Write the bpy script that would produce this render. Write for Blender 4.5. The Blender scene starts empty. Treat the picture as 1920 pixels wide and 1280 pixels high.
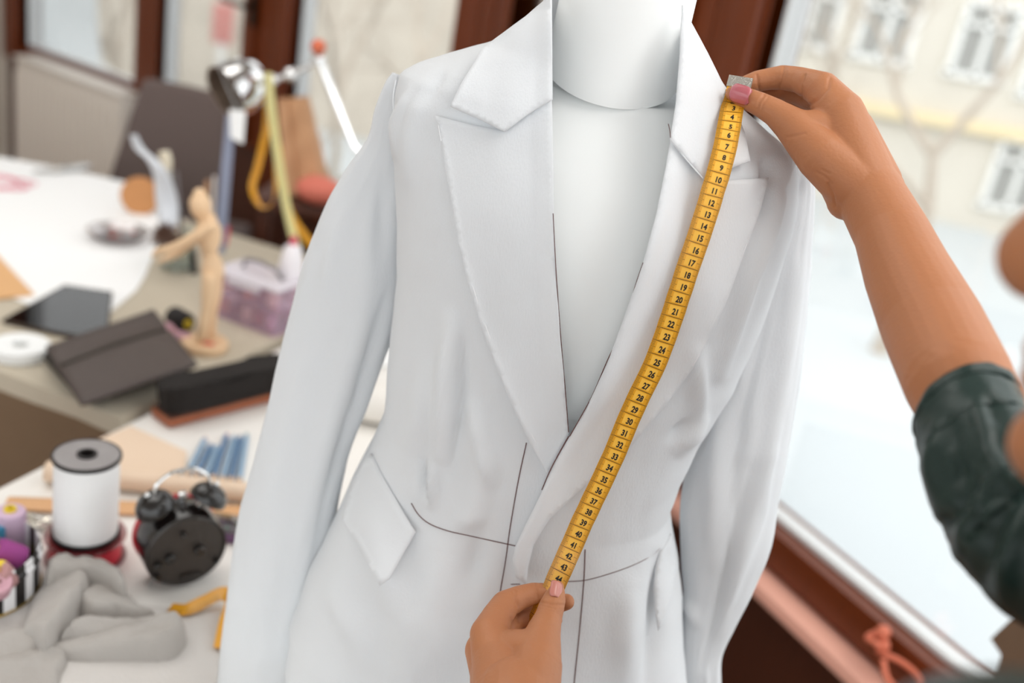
import bpy, bmesh, math, random
from mathutils import Vector, Matrix, noise, Quaternion
from mathutils.bvhtree import BVHTree
from mathutils.geometry import delaunay_2d_cdt
S = bpy.context.scene
COL = S.collection
PI = math.pi
rnd = random.Random(7)

# ------------------------------------------------------------------ camera
FPX, TH, RO = 1867.0, math.radians(21.3), math.radians(10.5)
EYE = Vector((0, 0, 1.55))
FW = Vector((0, math.cos(TH), -math.sin(TH)))
R0 = Vector((1, 0, 0)); U0 = Vector((0, math.sin(TH), math.cos(TH)))
CX = R0 * math.cos(RO) + U0 * math.sin(RO)
CY = -R0 * math.sin(RO) + U0 * math.cos(RO)
def ray(px, py): return FW * FPX + CX * (px - 960) - CY * (py - 640)
def atd(px, py, d): return EYE + ray(px, py) * (d / FPX)
def atz(px, py, z):
    r = ray(px, py); return EYE + r * ((z - EYE.z) / r.z)
def aty(px, py, y):
    r = ray(px, py); return EYE + r * (y / r.y)
def hitwall(px, py, p0, d):
    n = Vector((d[1], -d[0], 0)); r = ray(px, py)
    return EYE + r * ((Vector((p0[0], p0[1], EYE.z)) - EYE).dot(n) / r.dot(n))
def proj(p):
    v = p - EYE; z = v.dot(FW)
    return 960 + FPX * v.dot(CX) / z, 640 - FPX * v.dot(CY) / z, z
cd = bpy.data.cameras.new('camera'); cam = bpy.data.objects.new('camera', cd); COL.objects.link(cam)
cam.matrix_world = Matrix(((CX.x, CY.x, -FW.x, 0), (CX.y, CY.y, -FW.y, 0), (CX.z, CY.z, -FW.z, EYE.z), (0, 0, 0, 1)))
cd.sensor_width = 36; cd.lens = 36 * FPX / 1920; cd.clip_start = 0.02; cd.clip_end = 300
cd.dof.use_dof = True; cd.dof.focus_distance = 0.765; cd.dof.aperture_fstop = 2.8
S.camera = cam

# ------------------------------------------------------------------ helpers
def lin(c):
    o = []
    for v in c:
        v = v / 255
        o.append(v / 12.92 if v <= .04045 else ((v + .055) / 1.055) ** 2.4)
    return (*o, 1)
MATS = {}
def mat(name, col=(200, 200, 200), rough=.6, metal=0, var=0, vs=8, bump=0, bs=60, sheen=0, trans=0, sss=0, spec=.5, wood=0, coat=0, stretch=(1, 1, 1)):
    m = bpy.data.materials.new(name); m.use_nodes = True
    n = m.node_tree.nodes; l = m.node_tree.links
    b = n['Principled BSDF']; c = lin(col)
    b.inputs['Base Color'].default_value = c; b.inputs['Roughness'].default_value = rough
    b.inputs['Metallic'].default_value = metal; b.inputs['Specular IOR Level'].default_value = spec
    if sheen: b.inputs['Sheen Weight'].default_value = sheen
    if coat: b.inputs['Coat Weight'].default_value = coat
    if sss:
        b.inputs['Subsurface Weight'].default_value = sss; b.inputs['Subsurface Radius'].default_value = (1, .4, .2); b.inputs['Subsurface Scale'].default_value = .006
    tc = n.new('ShaderNodeTexCoord'); mp = n.new('ShaderNodeMapping'); mp.inputs['Scale'].default_value = stretch
    l.new(tc.outputs['Object'], mp.inputs[0])
    if var or wood:
        t = n.new('ShaderNodeTexNoise'); t.inputs['Scale'].default_value = vs; t.inputs['Detail'].default_value = 5
        l.new(mp.outputs[0], t.inputs['Vector'])
        mx = n.new('ShaderNodeMix'); mx.data_type = 'RGBA'
        k = var or wood
        mx.inputs[6].default_value = tuple(min(1, x * (1 + k)) for x in c[:3]) + (1,)
        mx.inputs[7].default_value = tuple(x * (1 - k) for x in c[:3]) + (1,)
        l.new(t.outputs['Fac'], mx.inputs[0]); l.new(mx.outputs[2], b.inputs['Base Color'])
    if bump:
        t2 = n.new('ShaderNodeTexNoise'); t2.inputs['Scale'].default_value = bs; t2.inputs['Detail'].default_value = 3
        l.new(mp.outputs[0], t2.inputs['Vector'])
        bp = n.new('ShaderNodeBump'); bp.inputs['Strength'].default_value = bump; bp.inputs['Distance'].default_value = .002
        l.new(t2.outputs['Fac'], bp.inputs['Height']); l.new(bp.outputs[0], b.inputs['Normal'])
    if trans:
        tr = n.new('ShaderNodeBsdfTranslucent'); tr.inputs[0].default_value = c
        ms = n.new('ShaderNodeMixShader'); ms.inputs[0].default_value = trans
        o = n['Material Output']
        l.new(b.outputs[0], ms.inputs[1]); l.new(tr.outputs[0], ms.inputs[2]); l.new(ms.outputs[0], o.inputs[0])
    MATS[name] = m
    return m
def glassmat(name, tint=(255, 255, 255), refl=.06, rough=0.02):
    m = bpy.data.materials.new(name); m.use_nodes = True
    n = m.node_tree.nodes; l = m.node_tree.links; n.remove(n['Principled BSDF'])
    a = n.new('ShaderNodeBsdfTransparent'); a.inputs[0].default_value = lin(tint)
    g = n.new('ShaderNodeBsdfGlossy'); g.inputs['Roughness'].default_value = rough
    f = n.new('ShaderNodeLayerWeight'); f.inputs[0].default_value = .25
    mu = n.new('ShaderNodeMath'); mu.operation = 'MULTIPLY_ADD'; mu.inputs[1].default_value = .35; mu.inputs[2].default_value = refl
    l.new(f.outputs['Fresnel'], mu.inputs[0])
    mx = n.new('ShaderNodeMixShader'); l.new(mu.outputs[0], mx.inputs[0]); l.new(a.outputs[0], mx.inputs[1]); l.new(g.outputs[0], mx.inputs[2])
    l.new(mx.outputs[0], n['Material Output'].inputs[0])
    return m

WM = {}
def frame(o): return WM.get(o.name, Matrix.Identity(4))
class G:
    """a bag of shapes that becomes one mesh object"""
    def __init__(s): s.v = []; s.f = []; s.mi = []; s.cur = 0
    def add(s, vs, fs, M=None):
        b = len(s.v)
        s.v += [(M @ Vector(v)) if M else Vector(v) for v in vs]
        s.f += [tuple(i + b for i in f) for f in fs]; s.mi += [s.cur] * len(fs)
        return s
    def box(s, c, d, M=None, bev=0):
        x, y, z = d[0] / 2, d[1] / 2, d[2] / 2
        if bev:
            bm = bmesh.new(); bmesh.ops.create_cube(bm, size=1)
            bmesh.ops.scale(bm, vec=d, verts=bm.verts)
            bmesh.ops.bevel(bm, geom=bm.edges[:], offset=min(bev, .45 * min(d)), segments=2, affect='EDGES', profile=.6)
            bm.verts.ensure_lookup_table(); bm.verts.index_update()
            vs = [v.co + Vector(c) for v in bm.verts]; fs = [[v.index for v in f.verts] for f in bm.faces]; bm.free()
            return s.add(vs, fs, M)
        vs = [(c[0] + a * x, c[1] + b * y, c[2] + e * z) for a in (-1, 1) for b in (-1, 1) for e in (-1, 1)]
        return s.add(vs, [(0, 1, 3, 2), (4, 6, 7, 5), (0, 4, 5, 1), (2, 3, 7, 6), (0, 2, 6, 4), (1, 5, 7, 3)], M)
    def lathe(s, prof, n=32, M=None, c=(0, 0, 0)):
        """prof: list of (r, z); closed ends when r == 0"""
        vs = []; fs = []
        for r, z in prof:
            for k in range(n):
                a = 2 * PI * k / n; vs.append((c[0] + r * math.cos(a), c[1] + r * math.sin(a), c[2] + z))
        for i in range(len(prof) - 1):
            for k in range(n):
                k2 = (k + 1) % n; fs.append((i * n + k, i * n + k2, (i + 1) * n + k2, (i + 1) * n + k))
        return s.add(vs, fs, M)
    def tube(s, pts, r, n=10, caps=True, flat=1.0, up=None, M=None):
        pts = [Vector(p) for p in pts]; rs = r if isinstance(r, (list, tuple)) else [r] * len(pts)
        vs = []; fs = []; ref = Vector(up) if up else None
        for i, p in enumerate(pts):
            t = (pts[min(i + 1, len(pts) - 1)] - pts[max(i - 1, 0)])
            t = t.normalized() if t.length > 1e-9 else Vector((0, 0, 1))
            if ref is None: ref = t.orthogonal()
            a = (ref - t * ref.dot(t)); a = a.normalized() if a.length > 1e-6 else t.orthogonal().normalized()
            if not up: ref = a
            b = t.cross(a)
            for k in range(n):
                g = 2 * PI * k / n; vs.append(p + a * (rs[i] * flat * math.cos(g)) + b * (rs[i] * math.sin(g)))
        for i in range(len(pts) - 1):
            for k in range(n):
                k2 = (k + 1) % n; fs.append((i * n + k, i * n + k2, (i + 1) * n + k2, (i + 1) * n + k))
        if caps:
            fs.append(tuple(range(n - 1, -1, -1))); fs.append(tuple((len(pts) - 1) * n + k for k in range(n)))
        return s.add(vs, fs, M)
    def ball(s, c, r, n=16, sc=(1, 1, 1), M=None):
        pr = [(max(1e-5, math.sin(PI * i / n)), -math.cos(PI * i / n)) for i in range(n + 1)]
        T = Matrix.Translation(c) @ Matrix.Diagonal((r * sc[0], r * sc[1], r * sc[2], 1))
        return s.lathe(pr, n * 2, (M @ T) if M else T)
    def cap(s, a, b, ra, rb, n=14):
        """tapered capsule between two spheres"""
        a = Vector(a); b = Vector(b); s.ball(a, ra, n // 2 + 3); s.ball(b, rb, n // 2 + 3)
        if (b - a).length > 1e-6: s.tube([a, b], [ra, rb], 2 * n)
        return s
    def prism(s, poly, z0, z1, M=None):
        n = len(poly); vs = [(x, y, z0) for x, y in poly] + [(x, y, z1) for x, y in poly]
        fs = [tuple(range(n - 1, -1, -1)), tuple(range(n, 2 * n))] + [(k, (k + 1) % n, n + (k + 1) % n, n + k) for k in range(n)]
        return s.add(vs, fs, M)
    def loft(s, rings, closed=True, cap0=False, cap1=False):
        n = len(rings[0]); vs = [p for r in rings for p in r]; fs = []
        for i in range(len(rings) - 1):
            for k in range(n if closed else n - 1):
                k2 = (k + 1) % n; fs.append((i * n + k, i * n + k2, (i + 1) * n + k2, (i + 1) * n + k))
        if cap0: fs.append(tuple(range(n - 1, -1, -1)))
        if cap1: fs.append(tuple((len(rings) - 1) * n + k for k in range(n)))
        return s.add(vs, fs)
    def mesh(s, name, mats, smooth=True):
        me = bpy.data.meshes.new(name); me.from_pydata([tuple(v) for v in s.v], [], s.f); 
        for m in (mats if isinstance(mats, (list, tuple)) else [mats]): me.materials.append(m)
        for p, i in zip(me.polygons, s.mi): p.material_index = i; p.use_smooth = smooth
        return me
    def link(s, name, m, parent=None, world=False, smooth=True, sharp=35, weld=True):
        if parent is not None and world:
            I = frame(parent).inverted(); s.v = [I @ v for v in s.v]
        me = s.mesh(name, m, smooth)
        if weld:
            bm = bmesh.new(); bm.from_mesh(me); bmesh.ops.remove_doubles(bm, verts=bm.verts, dist=1e-6)
            bmesh.ops.recalc_face_normals(bm, faces=bm.faces); bm.to_mesh(me); bm.free()
        if smooth and sharp: me.set_sharp_from_angle(angle=math.radians(sharp))
        o = bpy.data.objects.new(name, me); COL.objects.link(o)
        if parent is not None: o.parent = parent
        return o
def tag(o, label=None, cat=None, group=None, kind=None):
    if label: o['label'] = label
    if cat: o['category'] = cat
    if group: o['group'] = group
    if kind: o['kind'] = kind
    return o
def thing(name, label, cat, loc=(0, 0, 0), rot=(0, 0, 0), group=None, M=None):
    o = bpy.data.objects.new(name, None); COL.objects.link(o); o.empty_display_size = .02
    Mx = M if M is not None else Matrix.LocRotScale(Vector(loc), __import__('mathutils').Euler(rot), None)
    o.matrix_world = Mx; WM[o.name] = Mx.copy()
    return tag(o, label, cat, group)
def mod(o, typ, **k):
    m = o.modifiers.new(typ.lower(), typ)
    for a, b in k.items(): setattr(m, a, b)
    return m
def bake(o):
    """apply an object's modifiers, no operators"""
    dg = bpy.context.evaluated_depsgraph_get(); dg.update()
    me = bpy.data.meshes.new_from_object(o.evaluated_get(dg), preserve_all_data_layers=True, depsgraph=dg)
    old = o.data; nm = old.name; o.modifiers.clear(); o.data = me; bpy.data.meshes.remove(old); me.name = nm
    return o
def blob(g, name, m, voxel, smooth=6, parent=None, fac=.5):
    """fuse the shapes of g into one smooth skin"""
    o = g.link(name, m, None, smooth=True, sharp=0, weld=False)
    r = mod(o, 'REMESH', mode='VOXEL', voxel_size=voxel, use_smooth_shade=True)
    if smooth: mod(o, 'SMOOTH', factor=fac, iterations=smooth)
    bake(o)
    if parent is not None:
        o.parent = parent
        I = frame(parent).inverted(); o.data.transform(I)
    o.data.materials.clear(); o.data.materials.append(m)
    for p in o.data.polygons: p.use_smooth = True; p.material_index = 0
    return o
def cr(pts, n):
    """Catmull-Rom through points (tuples), n samples per span"""
    P = [Vector(p) for p in pts]; P = [P[0] * 2 - P[1]] + P + [P[-1] * 2 - P[-2]]
    out = []
    for i in range(1, len(P) - 2):
        for k in range(n):
            t = k / n; a, b, c, d = P[i - 1:i + 3]
            out.append(.5 * ((2 * b) + (c - a) * t + (2 * a - 5 * b + 4 * c - d) * t * t + (3 * b - a - 3 * c + d) * t ** 3))
    out.append(P[-2].copy()); return out
def interp(tab, x):
    if x <= tab[0][0]: return tab[0][1]
    for (a, b), (c, d) in zip(tab, tab[1:]):
        if x <= c: return b + (d - b) * (x - a) / (c - a)
    return tab[-1][1]
def sint(tab, x):
    """smooth interpolation"""
    if x <= tab[0][0]: return tab[0][1]
    for i in range(len(tab) - 1):
        if x <= tab[i + 1][0]:
            x0, y0 = tab[i]; x1, y1 = tab[i + 1]
            def sl(j):
                if j <= 0 or j >= len(tab) - 1: j2 = max(0, min(j, len(tab) - 2)); return (tab[j2 + 1][1] - tab[j2][1]) / (tab[j2 + 1][0] - tab[j2][0])
                return (tab[j + 1][1] - tab[j - 1][1]) / (tab[j + 1][0] - tab[j - 1][0])
            h = x1 - x0; t = (x - x0) / h; m0 = sl(i) * h; m1 = sl(i + 1) * h
            return (2 * t ** 3 - 3 * t * t + 1) * y0 + (t ** 3 - 2 * t * t + t) * m0 + (-2 * t ** 3 + 3 * t * t) * y1 + (t ** 3 - t * t) * m1
    return tab[-1][1]
def inpoly(x, y, P):
    c = False; j = len(P) - 1
    for i in range(len(P)):
        if (P[i][1] > y) != (P[j][1] > y) and x < (P[j][0] - P[i][0]) * (y - P[i][1]) / (P[j][1] - P[i][1]) + P[i][0]: c = not c
        j = i
    return c
def segd(x, y, a, b):
    dx, dy = b[0] - a[0], b[1] - a[1]; L = dx * dx + dy * dy
    t = 0 if L == 0 else max(0, min(1, ((x - a[0]) * dx + (y - a[1]) * dy) / L))
    return math.hypot(x - a[0] - t * dx, y - a[1] - t * dy), t
def polyd(x, y, P, closed=False):
    Q = P + [P[0]] if closed else P
    return min(segd(x, y, Q[i], Q[i + 1])[0] for i in range(len(Q) - 1))
# ------------------------------------------------------------------ materials for the main subject
cotton = mat('white_cotton', (244, 246, 248), .85, var=.02, vs=30, bump=.25, bs=900, sheen=.15, trans=.34, spec=.2, stretch=(1, 1, .25))
cotton_n = cotton
formskin = mat('dress_form_cover', (243, 245, 244), .6, spec=.2)
thread = mat('brown_thread', (92, 52, 48), .8)
wthread = mat('white_thread', (246, 246, 248), .8)

# ------------------------------------------------------------------ torso: rings from silhouettes
YC = [(.80, .815), (.95, .82), (1.1, .825), (1.3, .84), (1.6, .845)]
BF = [(.80, .125), (.90, .123), (1.0, .117), (1.10, .106), (1.20, .112), (1.30, .122), (1.36, .117), (1.42, .096), (1.46, .076), (1.50, .064), (1.56, .06)]
BB = [(.80, .13), (1.1, .095), (1.3, .105), (1.42, .088), (1.5, .068), (1.56, .062)]
def silh(pl):
    out = []
    for px, py in pl:
        z = 1.3
        for _ in range(6):
            p = aty(px, py, sint(YC, z)); z = p.z
        out.append((p.z, p.x))
    return sorted(out)
JL = silh([(1034, -60), (1030, -20), (1020, 10), (985, 35), (920, 80), (850, 99), (790, 116), (752, 134), (744, 170), (746, 270), (752, 400), (750, 500), (741, 586), (738, 630), (733, 693), (727, 762), (699, 825), (662, 894), (614, 1000), (592, 1044), (553, 1142), (551, 1180), (540, 1260)])
JR = silh([(1281, -50), (1279, 0), (1283, 32), (1300, 55), (1325, 100), (1350, 150), (1385, 197), (1430, 240), (1480, 284), (1492, 330), (1484, 400), (1455, 500), (1420, 600), (1375, 704), (1315, 800), (1276, 884), (1254, 945), (1258, 981), (1269, 1042), (1276, 1100), (1279, 1180), (1283, 1260), (1290, 1330)])
def sgnpow(v, e): return math.copysign(abs(v) ** e, v)
def ring(z, inset=0, n=240, L=None, R=None, ex=2.25, bf=None, bb=None, tilt=0):
    xl = interp(L or JL, z) + inset; xr = interp(R or JR, z) - inset
    y = sint(YC, z); f = (sint(bf or BF, z)) - inset; b = sint(bb or BB, z) - inset
    xc = (xl + xr) / 2; a = (xr - xl) / 2; out = []
    for k in range(n):
        t = 2 * PI * k / n; c, s = math.cos(t), math.sin(t)
        yy = sgnpow(s, 2 / ex) * (b if s > 0 else f)
        out.append(Vector((xc + a * sgnpow(c, 2 / ex), y + yy, z + tilt * yy)))
    return out
# soft folds of the cloth: (pixel polyline, half-width px, height m)
FOLDS = [([(846, 600), (838, 700), (826, 850)], 16, .0045), ([(868, 640), (862, 760), (850, 880)], 11, -.003),
         ([(886, 760), (905, 850), (918, 900)], 13, .004), ([(800, 690), (790, 780), (770, 860)], 22, .003),
         ([(808, 866), (812, 945)], 9, .004), ([(797, 862), (800, 930)], 8, -.003), ([(905, 870), (890, 960), (860, 985)], 22, .003),
         ([(770, 170), (752, 230), (748, 290)], 10, .003), ([(800, 160), (775, 240), (765, 330)], 16, .0025), ([(830, 130), (800, 190)], 12, -.002),
         ([(1475, 300), (1440, 420), (1400, 520), (1350, 700)], 14, .004), ([(1450, 300), (1420, 400)], 14, -.003), ([(1395, 230), (1440, 330)], 12, .003),
         ([(1385, 215), (1420, 290), (1460, 350)], 14, -.004), ([(1305, 660), (1310, 780)], 14, .003), ([(1315, 790), (1275, 840)], 12, .004),
         ([(1290, 790), (1262, 820)], 10, -.003), ([(700, 1000), (760, 1150), (780, 1280)], 30, .004), ([(620, 1080), (690, 1230)], 25, .003),
         ([(830, 1030), (810, 1150), (830, 1280)], 34, .004), ([(900, 1010), (880, 1100)], 20, -.003), ([(1180, 1100), (1160, 1280)], 26, .004), ([(1230, 1050), (1225, 1180), (1210, 1280)], 14, -.003)]
def fold(px, py, F=None):
    h = 0
    for P, w, a in (F or FOLDS):
        best = 1e9; bt = 0; n = len(P) - 1
        for i in range(n):
            d, t = segd(px, py, P[i], P[i + 1])
            if d < best: best = d; bt = (i + t) / n
        if best < 3.2 * w: h += a * math.exp(-(best / w) ** 2) * (.25 + .75 * math.sin(PI * min(1, max(0, bt * .9 + .05))))
    return h
VPOLY = [(1022, -80), (1022, 90), (1022, 185), (1024, 400), (1030, 530), (1038, 660), (1054, 815), (1058, 835), (1076, 822), (1122, 745), (1154, 675), (1182, 600), (1210, 505), (1237, 420), (1260, 330), (1272, 260), (1281, 200), (1289, 100), (1290, -80)]
zs_top = 1.545; NZ = 260
zh = interp([(0, .94), (1, .94)], 0)
HEM = min(z for z, x in JL) + .022
zs = [HEM + (zs_top - HEM) * i / NZ for i in range(NZ + 1)]
rings = []
for z in zs:
    r = ring(z); o = []
    for p in r:
        if p.y < sint(YC, z) + .03:
            px, py, _ = proj(p); c = Vector(((p.x - .02) * .5, p.y - sint(YC, z), 0)); c = c.normalized() if c.length > 1e-6 else Vector((0, -1, 0))
            h = 2.7 * fold(px, py) + .0014 * noise.noise(Vector((p.x * 28, p.y * 10, p.z * 14))) + .0007 * noise.noise(Vector((p.x * 70, 3, p.z * 40)))
            p = p + c * h
        o.append(p)
    rings.append(o)
full = G().loft(rings)
BODY = BVHTree.FromPolygons(full.v, full.f)
n = len(rings[0]); cut = G(); cut.v = full.v
for f in full.f:
    c = sum((full.v[i] for i in f), Vector()) / 4
    if c.y < sint(YC, c.z):
        px, py, _ = proj(c)
        if inpoly(px, py, VPOLY): continue
    cut.f.append(f); cut.mi.append(0)
jacket = thing('jacket', 'unfinished white cotton tailored jacket with wide lapels worn by the dress form', 'jacket', (0.02, .84, HEM))
jb = cut.link('jacket_body', cotton, jacket, world=True, sharp=0)
mod(jb, 'SOLIDIFY', thickness=.0016, offset=0)

def hitd(px, py, T=None, dflt=.8):
    r = ray(px, py).normalized(); h = (T or BODY).ray_cast(EYE, r)
    if h[0] is None: return None
    return (h[0] - EYE).dot(FW)
def drape(poly, step, off, T=None, subdiv=True):
    """cloth patch lying on the torso: outline given where the photograph shows it, depth from the body below"""
    B = []
    for i in range(len(poly)):
        a, b = Vector(poly[i]), Vector(poly[(i + 1) % len(poly)]); k = max(1, int((b - a).length / step))
        B += [a + (b - a) * j / k for j in range(k)]
    nb = len(B); pts = list(B)
    x0, x1 = min(p.x for p in B), max(p.x for p in B); y0, y1 = min(p.y for p in B), max(p.y for p in B)
    y = y0; row = 0; PB = [(p.x, p.y) for p in B]
    while y < y1:
        x = x0 + (step / 2 if row % 2 else 0)
        while x < x1:
            if inpoly(x, y, PB) and polyd(x, y, PB, True) > step * .6: pts.append(Vector((x, y)))
            x += step
        y += step * .87; row += 1
    r = delaunay_2d_cdt([Vector((p[0], p[1])) for p in pts], [(i, (i + 1) % nb) for i in range(nb)], [], 1, 1e-4)
    P2, F = r[0], [tuple(f) for f in r[2]]
    ds = [hitd(p[0], p[1], T) for p in P2]; raw = list(ds); ok = [i for i, d in enumerate(ds) if d is not None]
    out = []
    for i, p in enumerate(P2):
        d = ds[i]
        if d is None:
            j = min(ok, key=lambda q: (P2[q] - p).length_squared); d = raw[j]
        ds[i] = d
    nb_ = [set() for _ in P2]
    for f in F:
        for a in f: nb_[a].update(f)
    for _ in range(4): ds = [min(d, sum(ds[j] for j in nb_[i]) / len(nb_[i])) if nb_[i] else d for i, d in enumerate(ds)]
    for i, p in enumerate(P2): out.append(atd(p[0], p[1], ds[i] - off(p[0], p[1], polyd(p[0], p[1], PB, True))))
    g = G(); g.add(out, F); return g
def patch(name, poly, off, step=9, th=.0016, parent=jacket, m=None, T=None):
    g = drape(poly, step, off, T); tr = BVHTree.FromPolygons(g.v, g.f)
    o = g.link(name, m or cotton, parent, world=True, sharp=0)
    # face the camera side
    me = o.data
    mod(o, 'SOLIDIFY', thickness=th, offset=0)
    return o, tr
def seam(pts, off, r=.00045, m=None, name='stitching', dash=None, T=None, g=None, n=5):
    pl = [ (p.x, p.y) for p in cr([(a, b, 0) for a, b in pts], 10)]
    P = []
    last = .8
    for x, y in pl:
        d = hitd(x, y, T); d = last if d is None else d; last = d
        P.append(atd(x, y, d - off))
    g = g or G()
    if dash:
        L = 0; seg = [P[0]]
        on = True
        for a, b in zip(P, P[1:]):
            k = max(1, int((b - a).length / .001))
            for j in range(1, k + 1):
                q = a + (b - a) * j / k; L += (b - a).length / k
                if on: seg.append(q)
                if L > (dash[0] if on else dash[1]):
                    if on and len(seg) > 1: g.tube(seg, r, n)
                    on = not on; seg = [q]; L = 0
    else: g.tube(P, r, n)
    return g

# lapels, collar halves, pocket flaps
LAPL = [(1034, 178), (1036, 250), (1038, 400), (1043, 530), (1050, 640), (1060, 735), (1067, 812), (1027, 891), (1000, 842), (975, 792), (940, 712), (905, 622), (880, 542), (860, 462), (848, 392), (832, 292), (816, 217), (880, 233), (945, 247), (990, 215)]
def off_lapl(x, y, e):
    roll = max(0, 1 - abs(x - interp([(178, 1034), (530, 1042), (812, 1067)], y)) / 40)
    return .006 + .006 * roll * interp([(150, .4), (300, 1), (700, 1), (812, .3)], y) + .0016 * math.exp(-e / 18) + .002 * math.sin(y / 70 + x / 60)
lapel_l, TL = patch('lapel', LAPL, off_lapl, 8)
RAP = [(1262, 235), (1249, 310), (1231, 400), (1206, 495), (1172, 590), (1140, 680), (1104, 755), (1066, 822), (1040, 868), (1015, 925), (985, 985), (966, 1026), (962, 1048), (968, 1080), (986, 1093), (990, 1060), (1000, 1020), (1030, 972), (1075, 930), (1124, 885), (1185, 835), (1246, 762), (1300, 690), (1338, 620), (1368, 550), (1396, 472), (1426, 392), (1441, 333), (1400, 336), (1350, 340), (1319, 336), (1288, 300)]
def off_rap(x, y, e):
    rx = interp([(235, 1262), (400, 1231), (590, 1172), (755, 1104), (868, 1040), (1026, 966)], y)
    roll = math.exp(-((x - rx - 8) / 26) ** 2) * interp([(235, .4), (330, .9), (600, 1.1), (820, .8), (950, .9), (1040, .7)], y)
    return .006 + .013 * roll + .0012 * math.exp(-e / 18) + .0015 * math.sin(y / 60 - x / 50)
lapel_r, TR = patch('lapel', RAP, off_rap, 8)
COLL = [(1033, -40), (1034, 60), (1036, 186), (990, 214), (946, 247), (900, 224), (844, 199), (866, 155), (893, 112), (903, 91), (922, 78), (985, 32), (1020, 2)]
coll_l, TC = patch('collar', COLL, lambda x, y, e: .015 + .009 * max(0, min(1, (130 - y) / 90)) + .006 * max(0, 1 - abs(x - 1034) / 30) + .001 * math.sin(x / 25), 8)
COLR = [(1279, 10), (1276, 100), (1268, 195), (1257, 262), (1286, 298), (1318, 334), (1362, 318), (1406, 302), (1396, 250), (1372, 190), (1351, 150), (1326, 99), (1301, 53), (1290, 34)]
coll_r, TCR = patch('collar', COLR, lambda x, y, e: .012 + .008 * max(0, 1 - abs(x - interp([(10, 1279), (262, 1257)], y)) / 40), 8)
FLAL = [(697, 850), (712, 885), (735, 925), (771, 985), (779, 997), (731, 1084), (713, 1098), (690, 1058), (668, 1018), (640, 975), (660, 905), (680, 865)]
flap_l, _ = patch('pocket_flap', FLAL, lambda x, y, e: .003 + .012 * max(0, min(1, (y - 930) / 160)), 8)
FLAR = [(1238, 1032), (1246, 1025), (1258, 1000), (1268, 1060), (1262, 1110), (1250, 1150), (1234, 1182), (1228, 1150), (1226, 1100), (1230, 1065)]
flap_r, _ = patch('pocket_flap', FLAR, lambda x, y, e: .003 + .010 * max(0, min(1, (y - 1040) / 130)), 8)
FAC = [(966, 1024), (984, 1004), (985, 1050), (986, 1094), (968, 1082), (961, 1050)]
facing, _ = patch('front_facing', FAC, lambda x, y, e: .011 + .002 * math.sin(x / 5), 6)

# sewn lines
def sew(name, m, *lines):
    for pts, off, r, *ds in lines:
        if ds:
            seam(pts, off, r, dash=ds[0]).link(name, m, jacket, world=True)
        else: seam(pts, off, r).link(name, m, jacket, world=True)
sew('stitch_line', thread, ([(987, 830), (972, 900), (957, 985), (948, 1050), (938, 1108)], .0012, .00045), ([(1097, 1030), (1095, 1085), (1088, 1170), (1076, 1285)], .0012, .00045),
    ([(771, 943), (785, 965), (806, 982), (840, 995), (880, 1004), (925, 1014), (966, 1023)], .0012, .00045), ([(958, 1095), (975, 1095)], .0012, .0004), ([(1062, 1090), (1100, 1087), (1150, 1073), (1190, 1058), (1220, 1042), (1238, 1027)], .0012, .00036),
    ([(1066, 818), (1048, 850), (1030, 885), (1016, 918)], .019, .00045), ([(1253, 232), (1256, 245), (1257, 258)], .021, .0003),
    ([(1206, 492), (1192, 533), (1168, 613), (1140, 673), (1112, 738), (1088, 783), (1068, 818)], .0185, .0004), ([(1037, 400), (1041, 480), (1044, 530), (1052, 640), (1059, 720), (1066, 810)], .0135, .00036))
sew('basting_thread', wthread, ([(822, 235), (838, 330), (852, 400), (866, 470), (886, 535), (912, 615), (948, 705), (982, 785), (1020, 858)], .0083, .0003, (.012, .018)), ([(900, 115), (880, 160)], .0135, .0003, (.006, .006)),
    ([(1425, 390), (1395, 470), (1365, 548), (1335, 625), (1280, 715)], .0083, .0003, (.010, .020)))
sew('seam_line', cotton, ([(1036, 186), (990, 214), (946, 247)], .0142, .0005), ([(1257, 262), (1288, 300), (1318, 334)], .0160, .0005),
    ([(742, 150), (737, 190), (743, 270), (750, 330), (757, 400), (750, 500), (742, 575)], .0006, .0006), ([(697, 850), (712, 885), (735, 925), (771, 985)], .0035, .0005))

# sleeves
def sleeve(pairs, yo, flat, folds, phase):
    L = cr([(a[0], a[1], 0) for a, b, *_ in pairs], 8); R = cr([(b[0], b[1], 0) for a, b, *_ in pairs], 8)
    FL = [q[2] if len(q) > 2 else flat for q in pairs]; N = len(L); rings = []
    for i in range(N):
        l, r = L[i], R[i]; m = (l + r) / 2
        z = aty(m.x, m.y, yo).z; y = yo - .03 * max(0, min(1, (1.3 - z) / .4))
        a = aty(l.x, l.y, y); b = aty(r.x, r.y, y); c = (a + b) / 2; u = (b - a) / 2
        t = aty((L[min(i + 1, N - 1)] + R[min(i + 1, N - 1)]).x / 2, (L[min(i + 1, N - 1)] + R[min(i + 1, N - 1)]).y / 2, y) - aty((L[max(i - 1, 0)] + R[max(i - 1, 0)]).x / 2, (L[max(i - 1, 0)] + R[max(i - 1, 0)]).y / 2, y)
        fl = FL[min(len(FL) - 1, i // 8)]
        w = t.normalized().cross(u.normalized()); w = w if w.y < 0 else -w
        w = w.normalized() * u.length * fl; rg = []
        for k in range(64):
            g_ = 2 * PI * k / 64; p = c + u * math.cos(g_) + w * math.sin(g_)
            d = (p - c).normalized(); px, py, _ = proj(p)
            h = 1.6 * fold(px, py, folds) if math.sin(g_) > -.2 else 0
            h += .0016 * noise.noise(Vector((math.cos(g_) * 3 + phase, math.sin(g_) * 3, z * 9))) + .0007 * noise.noise(Vector((math.cos(g_) * 9 + phase, math.sin(g_) * 9, z * 30)))
            rg.append(p + d * h)
        rings.append(rg)
    return G().loft(rings, cap0=True)
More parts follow.
